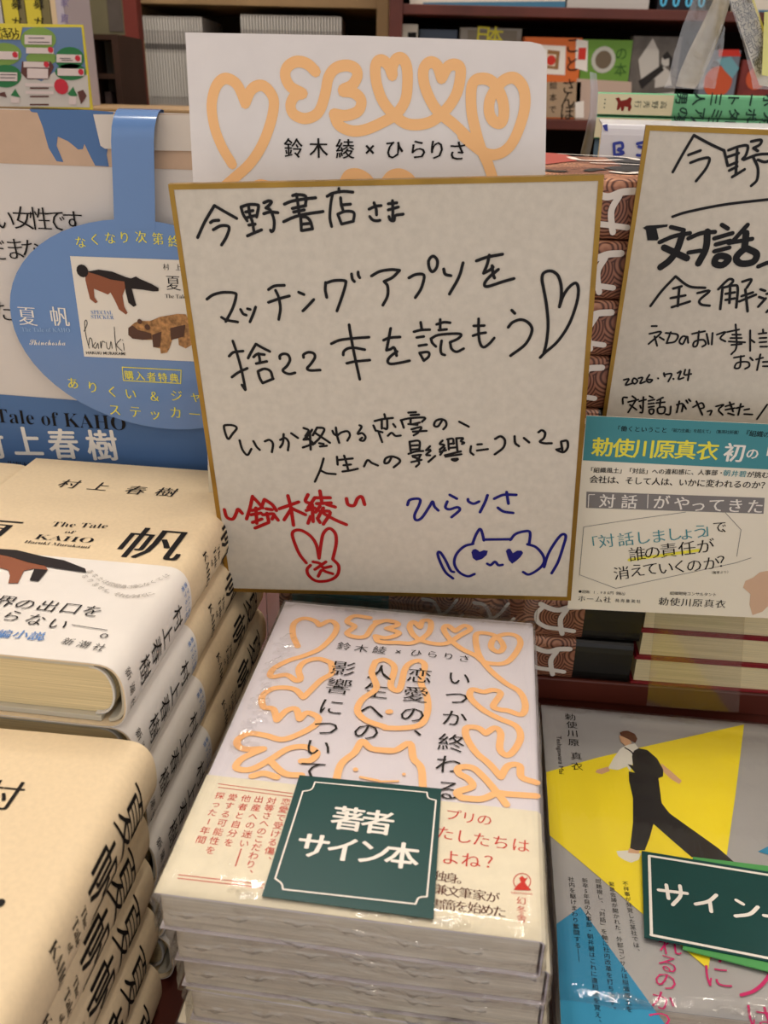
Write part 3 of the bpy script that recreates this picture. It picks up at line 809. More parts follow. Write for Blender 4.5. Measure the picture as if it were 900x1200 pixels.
a.stroke([(485, 310), (1130, 414)], .0013, n=1).stroke([(482, 310), (490, 585)], .0013, n=1).stroke([(488, 588), (1130, 715)], .0013, n=1)
for l in ([(515, 430), (615, 442)], [(542, 412), (550, 460)], [(590, 415), (592, 450), (565, 482)], [(718, 448), (690, 470), (645, 480)], [(695, 470), (700, 506)], [(788, 466), (812, 480)], [(864, 490), (835, 515), (785, 522)], [(885, 520), (980, 535)], [(925, 500), (930, 560)]): a.stroke(l, .0017)
a.build('card_lettering', PWHITE, sg, .0002)

# ================================================================== autograph boards
def slab(name, fr, pts, th, mt, parent, label=None, lift=0):
    """flat sheet with real thickness from an outline (2D points of the frame)"""
    n = len(pts); vs = [fr.to3(u, v, lift) for u, v in pts] + [fr.to3(u, v, lift - th) for u, v in pts]
    tri = [tuple(t) for t in tessellate_polygon([[Vector((u, v, 0)) for u, v in pts]])]
    fs = tri + [tuple(n + i for i in reversed(t)) for t in tri] + [(i, (i + 1) % n, n + (i + 1) % n, n + i) for i in range(n)]
    return mesh(name, vs, fs, mt, parent, world=True, label=label)
def gold_frame(fr, pts, wd, parent, th=.003, lip=.0003):
    c = Vector((sum(p[0] for p in pts) / 4, sum(p[1] for p in pts) / 4))
    inner = []
    for i, p in enumerate(pts):
        a_ = (Vector(pts[i - 1]) - Vector(p)).normalized(); b_ = (Vector(pts[(i + 1) % 4]) - Vector(p)).normalized()
        inner.append(tuple(Vector(p) + (a_ + b_) * wd))
    vs = []
    for q in (pts, inner):
        for l in (lip, -th): vs += [fr.to3(u, v, l) for u, v in q]
    fs = []
    for i in range(4):
        j = (i + 1) % 4
        fs += [(i, j, 8 + j, 8 + i), (4 + i, 12 + i, 12 + j, 4 + j), (i, 4 + i, 4 + j, j), (8 + i, 8 + j, 12 + j, 12 + i)]
    return mesh('gold_edging', vs, fs, GOLD, parent, world=True, label='gold edging')
C = [Vector(p) for p in ((-.0951, .3992, .2041), (.0861, .3838, .2132), (.0981, .4016, .0023), (-.083, .417, -.0068))]
fb1 = Plane(C[3], C[2] - C[3], C[0] - C[3])
bq = [fb1.px(p) for p in ((267, 693), (669, 703.5), (708, 205), (197, 216))]
SB = thing('autograph_board', 'large gold edged autograph board with black, red and blue handwriting in the middle', 'autograph board', (.0, .41, -.0045))
slab('board_face', fb1, [(p[0] * .996 + .0004, p[1] * .996 + .0004) for p in bq], .0024, BOARDP, SB)
gold_frame(fb1, bq, .0022, SB)
PEN = .00135
bl = Art(fb1)
bl.crop(225, 215, 6).strokes([[(40, 380), (90, 270), (158, 155)], [(158, 155), (235, 200), (315, 245)], [(130, 275), (150, 262), (190, 258)], [(150, 325), (200, 298), (250, 298), (262, 320), (240, 380), (208, 432)],
    [(345, 165), (360, 215), (388, 262)], [(345, 165), (400, 148), (460, 150), (468, 165), (455, 235)], [(378, 200), (430, 190)], [(385, 240), (445, 225)], [(400, 165), (405, 210), (425, 270), (435, 330)], [(400, 292), (445, 285)], [(390, 368), (430, 350), (490, 325)],
    [(505, 135), (540, 122), (560, 130), (535, 160), (520, 172)], [(520, 172), (545, 180), (560, 200)], [(505, 212), (550, 200), (605, 205)], [(562, 205), (578, 260), (575, 320), (560, 338), (552, 328)],
    [(708, 85), (740, 78), (800, 90), (798, 150)], [(650, 145), (700, 125), (780, 110), (870, 100)], [(705, 175), (800, 155)], [(715, 200), (790, 185)], [(735, 75), (745, 140), (755, 220)], [(645, 268), (720, 235), (800, 215), (900, 200), (922, 196)],
    [(765, 235), (770, 330)], [(765, 235), (800, 235), (830, 260), (848, 318)], [(780, 285), (830, 280)], [(775, 330), (845, 318)]], PEN)
bl.crop(365, 210, 6).strokes([[(193, 65), (195, 90)], [(110, 120), (150, 98), (220, 85), (292, 90)], [(148, 105), (135, 180), (130, 270), (142, 332)], [(205, 130), (210, 180), (222, 215)], [(215, 180), (275, 175)], [(185, 245), (212, 315)], [(185, 245), (240, 225), (298, 235), (295, 295)], [(212, 315), (295, 295)],
    [(405, 210), (450, 190), (490, 185)], [(440, 165), (455, 210), (458, 250)], [(410, 262), (430, 285), (460, 292), (482, 288)], [(540, 172), (600, 165)], [(540, 215), (612, 195)], [(570, 150), (572, 210), (572, 285)], [(545, 262), (555, 285), (580, 290), (590, 255), (645, 245)]], PEN * .95)
bl.crop(235, 310, 6).strokes([[(45, 243), (90, 212), (160, 195), (240, 200), (250, 225), (225, 310), (178, 400)], [(148, 370), (185, 390), (262, 403)], [(282, 315), (300, 345), (322, 355)], [(330, 310), (350, 315)], [(388, 298), (370, 350), (348, 402)],
    [(478, 175), (520, 150), (590, 145)], [(478, 265), (550, 240), (625, 220)], [(528, 180), (550, 230), (562, 310), (550, 385)], [(690, 193), (728, 210)], [(797, 245), (755, 290), (720, 325)]], PEN)
bl.crop(375, 290, 6).strokes([[(40, 245), (38, 300), (48, 350)], [(40, 250), (100, 232), (170, 232), (182, 250), (160, 330), (120, 445)], [(222, 185), (228, 220), (242, 238)], [(268, 172), (270, 195), (280, 212)],
    [(362, 200), (420, 168), (500, 155), (560, 160)], [(560, 160), (510, 210), (450, 238)], [(450, 238), (475, 270), (475, 340), (442, 405)], [(625, 213), (670, 190), (722, 188), (732, 215), (710, 290), (670, 352)], [(795, 60), (765, 90), (768, 140), (790, 170), (820, 140), (825, 90), (795, 60)]], PEN)
bl.crop(500, 280, 4.5).strokes([[(90, 158), (98, 185), (128, 193)], [(192, 125), (170, 200), (120, 290)], [(262, 115), (320, 95), (400, 80)], [(330, 85), (320, 130), (300, 180)], [(300, 180), (330, 165), (350, 148)], [(345, 140), (350, 185), (358, 205)], [(378, 160), (330, 200), (305, 235), (320, 250), (400, 225), (460, 208)],
    [(700, 358), (710, 300), (708, 240), (690, 190), (655, 168), (618, 178), (608, 210), (618, 270), (632, 350), (640, 450), (632, 540), (618, 600)], [(700, 358), (720, 300), (750, 255), (785, 232), (800, 265), (790, 340), (750, 450), (690, 540), (625, 598), (598, 625)],
    [(448, 375), (465, 392)], [(430, 465), (455, 438), (500, 425), (540, 445), (555, 485), (520, 555), (442, 615)]], PEN * 1.02)
bl.crop(260, 380, 7.2).strokes([[(93, 140), (130, 250), (170, 400), (200, 550)], [(62, 268), (100, 235), (180, 225)], [(85, 445), (140, 405), (215, 370)], [(170, 510), (198, 552)], [(222, 285), (250, 230), (288, 165)], [(288, 165), (340, 195), (405, 228)], [(268, 275), (300, 250), (360, 255)], [(310, 245), (320, 290), (322, 325)], [(290, 330), (380, 312)], [(305, 395), (320, 450), (345, 495)], [(305, 395), (360, 375), (410, 395), (430, 455)], [(345, 495), (435, 458)],
    [(490, 290), (490, 265), (520, 248), (560, 258), (575, 300), (550, 350), (515, 385), (535, 408), (575, 418), (618, 408)], [(690, 280), (690, 255), (730, 235), (775, 245), (785, 280), (750, 335), (720, 370), (745, 388), (830, 385)]], PEN)
bl.crop(380, 370, 7.2).strokes([[(210, 75), (225, 170), (255, 330), (300, 535)], [(60, 235), (130, 205), (240, 190), (378, 180)], [(160, 330), (165, 300), (200, 275), (260, 270), (342, 285)], [(190, 400), (260, 385), (385, 373)],
    [(500, 205), (550, 185), (640, 178)], [(560, 105), (545, 190), (525, 290)], [(525, 290), (560, 280), (585, 265), (600, 290), (610, 335)], [(615, 300), (560, 340), (535, 380), (560, 405), (640, 395), (720, 378)]], PEN)
bl.crop(480, 360, 6).strokes([[(78, 105), (85, 150)], [(30, 172), (80, 160), (142, 157)], [(50, 212), (100, 205)], [(65, 270), (120, 262)], [(70, 320), (100, 375)], [(70, 320), (130, 315), (135, 345), (100, 375)], [(190, 120), (240, 105), (285, 108)], [(215, 85), (215, 155)], [(205, 160), (260, 155)], [(150, 220), (160, 250), (185, 275)], [(150, 220), (200, 195), (300, 185), (362, 190), (340, 220), (285, 245)], [(225, 235), (218, 290), (225, 325), (248, 335)], [(285, 245), (295, 290), (330, 312), (380, 290)],
    [(485, 80), (485, 180), (495, 250), (520, 280), (560, 255), (595, 215)], [(450, 130), (525, 128)], [(445, 200), (490, 185), (535, 178)]], PEN * .95)
bl.crop(255, 480, 6).strokes([[(45, 120), (60, 180), (78, 205), (105, 170), (135, 130), (110, 110), (60, 108), (45, 120)], [(155, 215), (175, 280), (210, 318), (238, 275)], [(252, 220), (275, 260), (297, 282)], [(333, 222), (365, 212), (390, 240), (382, 298)], [(440, 212), (475, 198), (500, 230), (495, 285)], [(465, 170), (460, 230), (440, 265)], [(518, 165), (565, 198)],
    [(605, 128), (640, 145), (618, 185)], [(665, 140), (640, 175), (605, 210)], [(605, 210), (650, 205)], [(650, 165), (655, 280)], [(600, 265), (685, 235)], [(632, 200), (668, 230)], [(700, 125), (670, 180)], [(700, 125), (750, 135), (720, 195), (670, 245)], [(690, 165), (790, 232)], [(715, 235), (745, 240)], [(720, 258), (768, 253)], [(832, 125), (840, 180), (855, 232)]], PEN * .9)
bl.crop(395, 470, 5.625).strokes([[(-30, 195), (-20, 215), (0, 225), (30, 205), (70, 198), (85, 225), (68, 260)], [(148, 158), (162, 170), (135, 215), (165, 210), (188, 235), (175, 260), (150, 255), (165, 240)],
    [(312, 85), (318, 108)], [(248, 130), (300, 118), (368, 110)], [(295, 125), (295, 180)], [(330, 120), (330, 180), (310, 178)], [(240, 160), (255, 195)], [(370, 150), (385, 170)], [(275, 205), (285, 235), (298, 270)], [(262, 195), (300, 205)], [(335, 228), (360, 208), (385, 228), (420, 226)],
    [(470, 75), (520, 72)], [(485, 92), (540, 88)], [(425, 130), (440, 175)], [(420, 125), (480, 112), (578, 108), (560, 135)], [(485, 115), (490, 150), (545, 140)], [(490, 185), (555, 170), (535, 205), (505, 225)], [(500, 200), (590, 195)], [(470, 150), (530, 155)],
    [(690, 130), (665, 165), (640, 160), (650, 130), (685, 118), (715, 130), (720, 160), (700, 185)], [(805, 135), (868, 168)]], PEN * .85)
bl.crop(360, 525, 7.5).strokes([[(145, 90), (115, 190), (68, 295)], [(118, 195), (170, 220), (250, 228)], [(262, 75), (268, 145)], [(265, 105), (400, 90)], [(325, 65), (345, 130), (360, 190)], [(320, 150), (385, 143)], [(310, 205), (380, 195), (445, 180)], [(500, 160), (530, 105), (570, 130), (622, 152)], [(740, 80), (715, 125), (680, 130), (690, 90), (740, 72), (800, 90), (815, 120), (760, 168)]], PEN * .9)
bl.crop(460, 500, 7.5).strokes([[(150, 130), (160, 215)], [(150, 130), (235, 125), (235, 205)], [(160, 165), (230, 160)], [(160, 200), (230, 195)], [(140, 238), (200, 218), (270, 212)], [(175, 255), (250, 245)], [(180, 265), (235, 280)], [(245, 250), (230, 280)], [(165, 310), (255, 290)], [(215, 285), (235, 320), (205, 350)], [(330, 170), (295, 205)], [(295, 205), (330, 200)], [(335, 210), (295, 245), (330, 250)], [(375, 255), (315, 308)],
    [(440, 120), (415, 150), (455, 160), (415, 200)], [(460, 185), (420, 245)], [(480, 110), (530, 105), (535, 150)], [(490, 115), (495, 200)], [(500, 150), (540, 145)], [(505, 185), (560, 180)], [(560, 100), (570, 210)], [(565, 100), (620, 100), (600, 125), (630, 140), (610, 150)], [(460, 250), (600, 215)], [(465, 262), (605, 240)], [(520, 285), (550, 298), (575, 280), (520, 285)], [(415, 220), (470, 205)],
    [(690, 170), (685, 220), (712, 245)], [(745, 155), (785, 152)], [(742, 208), (838, 195)]], PEN * .85)
bl.crop(540, 490, 6.43).strokes([[(258, 155), (300, 135), (332, 165), (320, 220), (255, 272)], [(405, 135), (410, 185), (438, 210)], [(475, 148), (515, 182)], [(585, 105), (610, 90), (635, 110), (625, 150), (595, 175), (630, 188), (685, 188)], [(755, 175), (800, 170), (805, 220), (775, 255), (735, 245), (720, 235)], [(755, 180), (765, 240)], [(725, 235), (765, 225)]], PEN * .9)
bl.build('handwriting', INK, SB, .0002, label='black handwriting')
rd = Art(fb1)
rd.crop(255, 565, 5).strokes([[(40, 160), (55, 205), (90, 215), (110, 180), (120, 158), (145, 182)], [(205, 82), (190, 150), (170, 215)], [(205, 85), (235, 115), (265, 150)], [(200, 165), (245, 155)], [(195, 190), (255, 180)], [(225, 150), (230, 240)], [(205, 235), (260, 215)], [(220, 268), (300, 235)], [(275, 100), (255, 150)], [(275, 100), (320, 130), (345, 165)], [(285, 155), (320, 160)], [(265, 190), (330, 185), (320, 215)], [(290, 180), (300, 230)], [(330, 190), (355, 222)],
    [(412, 78), (430, 150), (445, 252)], [(362, 155), (420, 135), (475, 115)], [(435, 150), (390, 220)], [(440, 155), (515, 190)], [(530, 72), (515, 110), (548, 125)], [(570, 90), (530, 150)], [(520, 165), (570, 150)], [(555, 130), (560, 230)], [(530, 240), (545, 200)], [(585, 210), (600, 235)], [(600, 50), (610, 110)], [(575, 90), (660, 90)], [(580, 125), (665, 120)], [(600, 140), (575, 175)], [(640, 130), (690, 145)], [(620, 150), (590, 205)], [(600, 170), (660, 175), (620, 245)], [(625, 185), (690, 220), (755, 248)], [(755, 95), (765, 130), (800, 135), (820, 95), (845, 85), (862, 130)]], .0019)
rd.strokes([[(520, 472), (480, 420), (450, 350), (438, 300), (460, 280), (500, 285), (550, 320), (580, 370), (595, 445)], [(595, 445), (605, 370), (620, 300), (655, 270), (690, 300), (695, 360), (675, 450)], [(675, 450), (710, 490), (700, 545), (650, 575), (580, 578), (535, 545), (525, 510), (545, 485)], [(560, 465), (600, 475), (620, 500), (665, 492)], [(570, 510), (600, 490), (635, 465)], [(590, 550), (610, 515), (640, 525), (675, 535)]], .0018)
rd.build('handwriting', RED, SB, .0002, label='red signature with a rabbit face')
bu = Art(fb1)
bu.crop(470, 560, 6).strokes([[(45, 190), (60, 155), (110, 145), (135, 155), (125, 195), (95, 260), (105, 295), (145, 280), (200, 200), (222, 165), (235, 200), (262, 228)], [(342, 118), (392, 145)], [(325, 165), (312, 205), (340, 220), (395, 205), (412, 225), (355, 275)], [(470, 148), (475, 165), (510, 180), (548, 165)], [(608, 120), (590, 170), (555, 240)], [(655, 145), (720, 118), (810, 118)], [(742, 98), (755, 180)], [(680, 208), (720, 235), (788, 245)]], .0015)
bu.crop(500, 600, 5).strokes([[(155, 388), (110, 350), (75, 280), (65, 240), (80, 235), (110, 280), (140, 340), (160, 350)], [(280, 362), (240, 375), (190, 350), (162, 300), (175, 245), (220, 200), (272, 185)], [(268, 185), (290, 130), (312, 98), (325, 120), (335, 165)], [(335, 160), (495, 158)], [(490, 162), (520, 128), (570, 112), (605, 118), (600, 190)], [(590, 188), (640, 205), (680, 250), (688, 290), (660, 330), (600, 365), (565, 350)], [(688, 322), (710, 250), (750, 180), (790, 132), (815, 140), (800, 200), (770, 290), (732, 358)], [(355, 302), (375, 310), (400, 290), (420, 310), (445, 308)]], .0015)
bu.poly([(262, 235), (270, 220), (285, 215), (300, 222), (310, 232), (335, 222), (358, 226), (352, 250), (325, 274), (290, 284), (270, 268)]).poly([(464, 228), (475, 214), (490, 214), (505, 240), (530, 225), (555, 225), (565, 238), (550, 262), (525, 285), (500, 302), (480, 280)])
bu.build('handwriting', NAVY, SB, .0002, label='blue signature with a cat face')

# clear stand behind the two boards
CLEAR = film_mat('clear_acrylic', .03, .05, .05, (.97, .97, .96), 8)
st = thing('card_stand', 'clear acrylic stand holding the large autograph board and the white placard', 'display stand', (.01, .4205, TABLE), -.085)
box('stand_back', -.075, .075, -.0013, .0013, .001, .30, CLEAR, st, .0004)
box('stand_foot', -.075, .075, -.0130, .0115, 0, .002, CLEAR, st, .0004)
box('stand_lip', -.06, .06, -.0155, -.001, .1275, .1288, CLEAR, st, .0002)

# white placard behind the board
pl = thing('cover_placard', 'tall white placard with orange heart line drawing behind the large autograph board', 'placard', (0, .428, .0))
q0, q1 = ony((217, 38), .432), ony((640, 50), .416)
fp = Plane(ony((250, 663), .442), q1 - q0, q0 - ony((250, 663), .442))
out = [fp.px(p) for p in ((250, 663), (612, 676), (634, 400), (639, 205), (641, 70), (640, 60), (634, 52), (622, 49), (430, 42), (217, 38))]
slab('placard_sheet', fp, out, .0012, WHITEP, pl)
slab('cream_band', fp, [fp.px(p) for p in ((248.5, 640), (610, 652), (618, 560), (243.5, 545))], .0001, CREAM, pl, lift=.00015)
a = Art(fp); OW = .0046
a.crop(225, 50, 5.625)
a.strokes([[(265, 800), (200, 690), (150, 560), (130, 420), (150, 310), (190, 250), (240, 238), (300, 280), (345, 380), (350, 400)], [(350, 400), (385, 320), (430, 285), (480, 290), (530, 350), (540, 420), (515, 540), (460, 680), (380, 800), (270, 900), (200, 960)],
    [(815, 190), (760, 140), (690, 125), (630, 160), (615, 220), (650, 290), (730, 335)], [(730, 335), (680, 350), (650, 410), (670, 470), (740, 500), (810, 480), (850, 430), (880, 330), (900, 230), (945, 170), (1015, 150), (1075, 170), (1090, 220), (1055, 280), (995, 310)], [(400, 960), (450, 935), (500, 945)]], OW)
a.crop(370, 50, 5.625)
a.strokes([[(180, 320), (250, 330), (300, 380), (280, 450), (200, 480), (120, 470)], [(120, 470), (150, 540), (230, 580), (320, 575), (430, 530), (530, 470), (590, 380), (605, 270), (600, 160), (570, 105), (530, 110), (505, 160), (505, 215)], [(505, 215), (480, 150), (430, 115), (395, 150), (400, 260), (440, 380), (510, 470), (590, 530), (680, 540), (770, 515), (850, 450), (905, 380), (940, 300), (955, 180), (920, 145), (870, 160), (830, 235)],
    [(830, 235), (800, 150), (750, 130), (710, 180), (720, 290), (780, 420), (850, 490), (900, 530), (965, 590), (1030, 660)], [(190, 915), (220, 870), (280, 865), (340, 900), (380, 960)], [(460, 920), (500, 875), (560, 865), (620, 900), (650, 960)]], OW)
a.crop(500, 50, 6)
a.strokes([[(250, 650), (330, 720), (420, 780), (510, 780), (590, 720), (650, 600), (690, 450), (680, 320), (620, 250), (550, 260), (490, 320), (445, 400), (440, 490), (470, 550), (520, 565), (542, 510), (535, 410), (490, 310), (430, 258), (350, 260), (315, 320), (315, 470), (340, 600), (380, 740), (430, 850), (470, 970)]], OW)
a.build('placard_drawing', PORANGE, pl, .0002, label='orange heart line drawing')
a = Art(fp)
a.chars('鈴木綾×ひらりさ', [(344, 174), (373.5, 174), (404.5, 175), (433.5, 175), (462, 175.5), (490, 175.5), (512, 176), (536, 177)], size=.0088, style='b')
a.build('placard_lettering', PBLACK, pl, .0004)

# second autograph board on the right
S0 = ony((757, 147), .432); Sd = Vector((math.cos(-.16), math.sin(-.16), 0)); Sb = ony((714, 487), .440)
fs2 = Plane(S0, Vector((900, 165, 0)) - Vector((0, 0, 0)) if False else (ony((900, 152.5), .432 - .0085) - S0), S0 - Sb)
s2w = .182; s2h = .205
S2 = thing('autograph_board', 'gold edged autograph board at the right edge with brush lettering and a date', 'autograph board', (.2, .43, .02))
q2 = [(0, -s2h), (s2w, -s2h), (s2w, 0), (0, 0)]
slab('board_face', fs2, [(p[0] * .996 + .0004, p[1] * .996 - .0004) for p in q2], .0024, BOARDP, S2)
gold_frame(fs2, q2, .0020, S2)
a = Art(fs2)
P_ = .00125
a.crop(745, 145, 5.806).strokes([[(252, 328), (320, 205), (395, 78)], [(395, 78), (500, 135), (595, 180)], [(358, 212), (440, 182)], [(372, 265), (440, 240), (500, 235), (480, 300), (410, 390)], [(600, 180), (615, 240), (625, 285)], [(630, 180), (700, 155), (760, 150), (750, 210), (725, 240)], [(625, 225), (700, 200)], [(630, 285), (690, 260)], [(690, 175), (680, 345)], [(635, 318), (690, 290)], [(655, 362), (740, 310)], [(785, 120), (850, 110), (845, 140), (800, 165)], [(800, 165), (830, 185)], [(735, 245), (830, 210), (930, 206), (980, 215)], [(800, 230), (830, 300), (825, 380), (785, 422)], [(830, 245), (880, 260), (930, 240), (980, 215)], [(250, 632), (350, 600), (600, 550), (900, 515), (1000, 505)]], P_)
a.crop(740, 250, 5.625).poly([(75, 95), (100, 80), (240, 72), (235, 88), (165, 100), (180, 165), (170, 178), (105, 178), (95, 110)])
a.strokes([[(260, 90), (345, 110)], [(185, 190), (280, 150), (385, 130)], [(375, 165), (460, 130), (550, 122)], [(375, 258), (455, 245)], [(595, 75), (635, 100)], [(545, 165), (665, 130)], [(555, 205), (650, 180)], [(545, 250), (645, 225)], [(765, 75), (670, 180)], [(640, 195), (795, 168)], [(835, 350), (900, 325), (960, 325)]], .0020)
a.strokes([[(335, 140), (300, 240), (250, 310), (190, 355)], [(215, 225), (300, 265), (365, 295)], [(500, 120), (490, 230), (440, 330)], [(560, 290), (550, 330), (600, 340), (640, 300), (600, 280), (560, 290)], [(755, 130), (745, 230)], [(745, 235), (690, 290), (720, 330), (800, 320), (825, 270), (780, 240), (745, 235)]], .0031)
a.strokes([[(125, 610), (200, 510), (290, 415)], [(290, 415), (380, 480), (485, 490)], [(275, 495), (330, 480)], [(258, 558), (355, 540)], [(315, 490), (305, 610)], [(265, 618), (385, 580)], [(435, 525), (515, 510), (450, 570), (460, 600), (515, 608)], [(572, 500), (640, 435), (670, 445), (640, 480)], [(600, 490), (585, 630)], [(600, 490), (670, 475), (700, 490), (690, 620)], [(620, 530), (680, 520)], [(620, 570), (680, 560)], [(650, 490), (645, 590)], [(730, 450), (790, 435), (760, 490)], [(710, 580), (820, 535)], [(750, 500), (765, 645)], [(725, 545), (800, 520)], [(850, 500), (880, 510)], [(840, 550), (870, 560)], [(835, 615), (885, 560)], [(890, 530), (990, 520)], [(940, 480), (930, 600), (890, 650)]], P_)
a.crop(720, 370, 5).strokes([[(218, 60), (248, 60)], [(205, 105), (275, 95), (200, 165)], [(235, 120), (250, 175)], [(265, 125), (290, 140)], [(300, 100), (370, 110), (355, 150), (305, 160)], [(330, 95), (305, 160)], [(430, 125), (400, 120), (380, 150), (400, 165), (425, 120), (432, 158)], [(455, 105), (530, 90)], [(495, 90), (485, 170), (462, 178), (470, 150), (520, 140), (535, 165), (515, 180)], [(540, 105), (552, 165)], [(575, 100), (570, 168)], [(600, 110), (650, 95), (620, 130), (650, 150)], [(660, 95), (730, 80)], [(710, 50), (715, 180), (685, 225)], [(690, 110), (740, 110)], [(680, 130), (745, 130)], [(670, 150), (765, 155)], [(685, 170), (745, 165)], [(795, 85), (795, 205)], [(800, 140), (820, 155)], [(845, 105), (890, 100)], [(850, 130), (890, 128)], [(850, 155), (890, 152)], [(855, 180), (895, 180)], [(870, 80), (872, 100)],
    [(700, 245), (760, 235)], [(740, 235), (735, 300), (705, 305), (720, 275), (780, 270), (790, 295), (765, 310)], [(795, 245), (810, 260)], [(830, 255), (870, 245)], [(855, 225), (835, 318)], [(870, 270), (900, 268)], [(870, 295), (900, 295)],
    [(55, 375), (85, 370), (65, 405), (105, 395)], [(115, 365), (105, 385), (120, 398), (135, 380), (115, 365)], [(140, 365), (165, 362), (150, 395), (180, 385)], [(205, 345), (188, 375), (205, 390), (222, 375), (192, 372)], [(255, 365), (257, 367)], [(290, 335), (295, 355)], [(290, 345), (335, 340), (315, 385)], [(345, 368), (347, 370)], [(370, 335), (390, 325), (375, 370), (405, 362)], [(415, 315), (410, 345), (450, 340)], [(440, 315), (430, 378)],
    [(50, 515), (50, 480), (75, 478)], [(105, 470), (125, 485)], [(80, 505), (140, 490)], [(125, 495), (80, 565)], [(90, 520), (130, 550)], [(145, 500), (185, 490)], [(170, 475), (165, 560), (150, 565)], [(150, 525), (155, 540)], [(205, 470), (225, 480)], [(200, 498), (235, 490)], [(200, 515), (232, 512)], [(200, 535), (232, 530)], [(205, 550), (230, 548), (225, 572), (208, 572), (205, 550)], [(285, 478), (250, 495)], [(245, 510), (295, 505)], [(270, 490), (265, 535)], [(255, 540), (295, 535), (290, 568), (258, 570), (255, 540)], [(330, 530), (325, 575), (300, 575)],
    [(365, 520), (400, 515), (395, 560)], [(380, 500), (365, 565)], [(420, 495), (430, 510)], [(405, 520), (420, 545)], [(435, 488), (445, 500)], [(460, 535), (510, 510), (525, 535), (500, 545)], [(480, 500), (515, 580)], [(545, 560), (570, 555), (560, 580)], [(595, 530), (640, 520), (610, 550), (635, 580)], [(650, 530), (700, 515)], [(650, 550), (705, 540)], [(675, 505), (695, 560)], [(665, 570), (700, 580)], [(715, 540), (755, 530)], [(740, 515), (725, 580)], [(760, 550), (790, 545)], [(760, 575), (808, 578)], [(895, 520), (835, 605)]], .00095)
a.build('handwriting', INK, S2, .0002, label='black brush and pen handwriting')

# teal and cream price strip on a clear holder, in front of it
tp = thing('printed_strip', 'teal and cream printed paper strip in front of the right autograph board', 'sign', (.2, .42, .0))
T0 = ony((687, 487), .416); T1 = ony((665, 713), .4185); T2 = ony((900, 497), .405)
ft = Plane(T1, T2 - T0, T0 - T1)
o_ = [ft.px(p) for p in ((665, 713), (900, 724.5), (1010, 730), (1030, 502), (900, 497), (687, 487))]
SHEETC = mat('cream_strip_paper', (236, 228, 208), .4, .35, noise=.03, nscale=14)
slab('strip_sheet', ft, o_, .0003, SHEETC, tp)
TEAL = mat('printed_teal', (72, 140, 148), .5, .3)
a = Art(ft).crop(600, 480, 3)
a.poly([(262, 21), (900, 51), (1290, 66), (1280, 230), (900, 210), (249, 178)])
a.build('teal_band', TEAL, tp, .00012)
a = Art(ft).crop(600, 480, 3)
a.poly([(262, 288), (888, 310), (884, 366), (260, 345)]); a.stroke([(788, 538), (840, 521)], .0003)
for p_, q_ in (((252, 412), (430, 385)), ((430, 385), (610, 360)), ((750, 362), (805, 422)), ((805, 422), (790, 515)), ((788, 538), (365, 628)), ((365, 628), (237, 580)), ((237, 580), (252, 412))): a.stroke([p_, q_], .0003)
a.build('grey_print', mat('strip_grey', (128, 124, 122), .6), tp, .00012)
a = Art(ft).crop(600, 480, 3).chars('勅使川原真衣', [(318, 132), (392, 136), (465, 138), (538, 140), (610, 142), (688, 146)], size=.0107, style='B'); a.build('strip_lettering', PYEL, tp, .0002, label='yellow lettering')
a = Art(ft).crop(600, 480, 3).chars('初', [(782, 152)], size=.0105, style='B', up=(0, 1)).chars('の', [(845, 155)], size=.0065, style='B', up=(0, 1)).chars('「', [(885, 150)], size=.0105, style='b', up=(0, 1))
a.chars('対話がやってきた', [(335, 322), (412, 324), (525, 326), (597, 330), (655, 336), (718, 336), (785, 338), (855, 341)], size=.0084, style='b')
a.stroke([(290, 298), (270, 298)], .0004).stroke([(270, 298), (268, 342)], .0004).stroke([(478, 298), (476, 345)], .0004)
a.build('strip_lettering', PWHITE, tp, .0002, label='white lettering')
a = Art(ft).crop(600, 480, 3).stroke([(412, 528), (655, 494)], .0018); a.build('highlighter_line', PYEL, tp, .00016)
a = Art(ft).crop(600, 480, 3)
a.chars('「対話しましょう」', [(275, 472), (332, 462), (400, 456), (460, 450), (515, 445), (570, 438), (614, 434), (662, 428), (698, 420)], size=.0088, style='m')
a.chars('朝井碧', [(755, 223), (783, 225), (811, 226)], size=.0036, style='b')
a.build('strip_lettering', TEAL, tp, .0002, label='teal lettering')
a = Art(ft).crop(600, 480, 3)
a.chars('「働くということ', [(370, 66), (535, 72)], size=.0031, style='b'); a.chars('「能力主義」を超えて」（集英社新書）', [(560, 72), (800, 80)], size=.0021, style='g'); a.chars('『組織の', [(822, 82), (895, 88)], size=.0034, style='b')
a.chars('「組織風土」「対話」への違和感に、人事部・', [(275, 212), (735, 222)], size=.0032, style='b'); a.chars('が挑む', [(838, 228), (864, 229), (890, 230)], size=.0036, style='b')
a.chars('会社は、そして人は、いかに変われるのか？', [(288, 245), (890, 266)], size=.0045, style='b')
a.chars('で、', [(728, 412), (762, 412)], size=.0075, style='m')
a.chars('誰の責任が', [(440, 508), (493, 502), (550, 495), (615, 488), (680, 480)], size=.0092, style='m')
a.chars('消えていくのか？', [(385, 575), (440, 565), (487, 560), (540, 557), (590, 552), (640, 548), (700, 540), (750, 532)], size=.0088, style='m')
a.chars('●定価：1,980円（税込）', [(240, 639), (400, 647)], size=.0022); a.chars('ホーム社', [(245, 664), (335, 668)], size=.0042, style='M'); a.chars('発売集英社', [(370, 671), (445, 674)], size=.0024)
a.chars('組織開発コンサルタント', [(562, 645), (712, 650)], size=.0023); a.chars('勅使川原真衣', [(533, 674), (733, 683)], size=.0055, style='M'); a.chars('（著者より）', [(700, 573), (762, 570)], size=.0018)
a.build('strip_lettering', PBLACK, tp, .0002, label='black lettering')
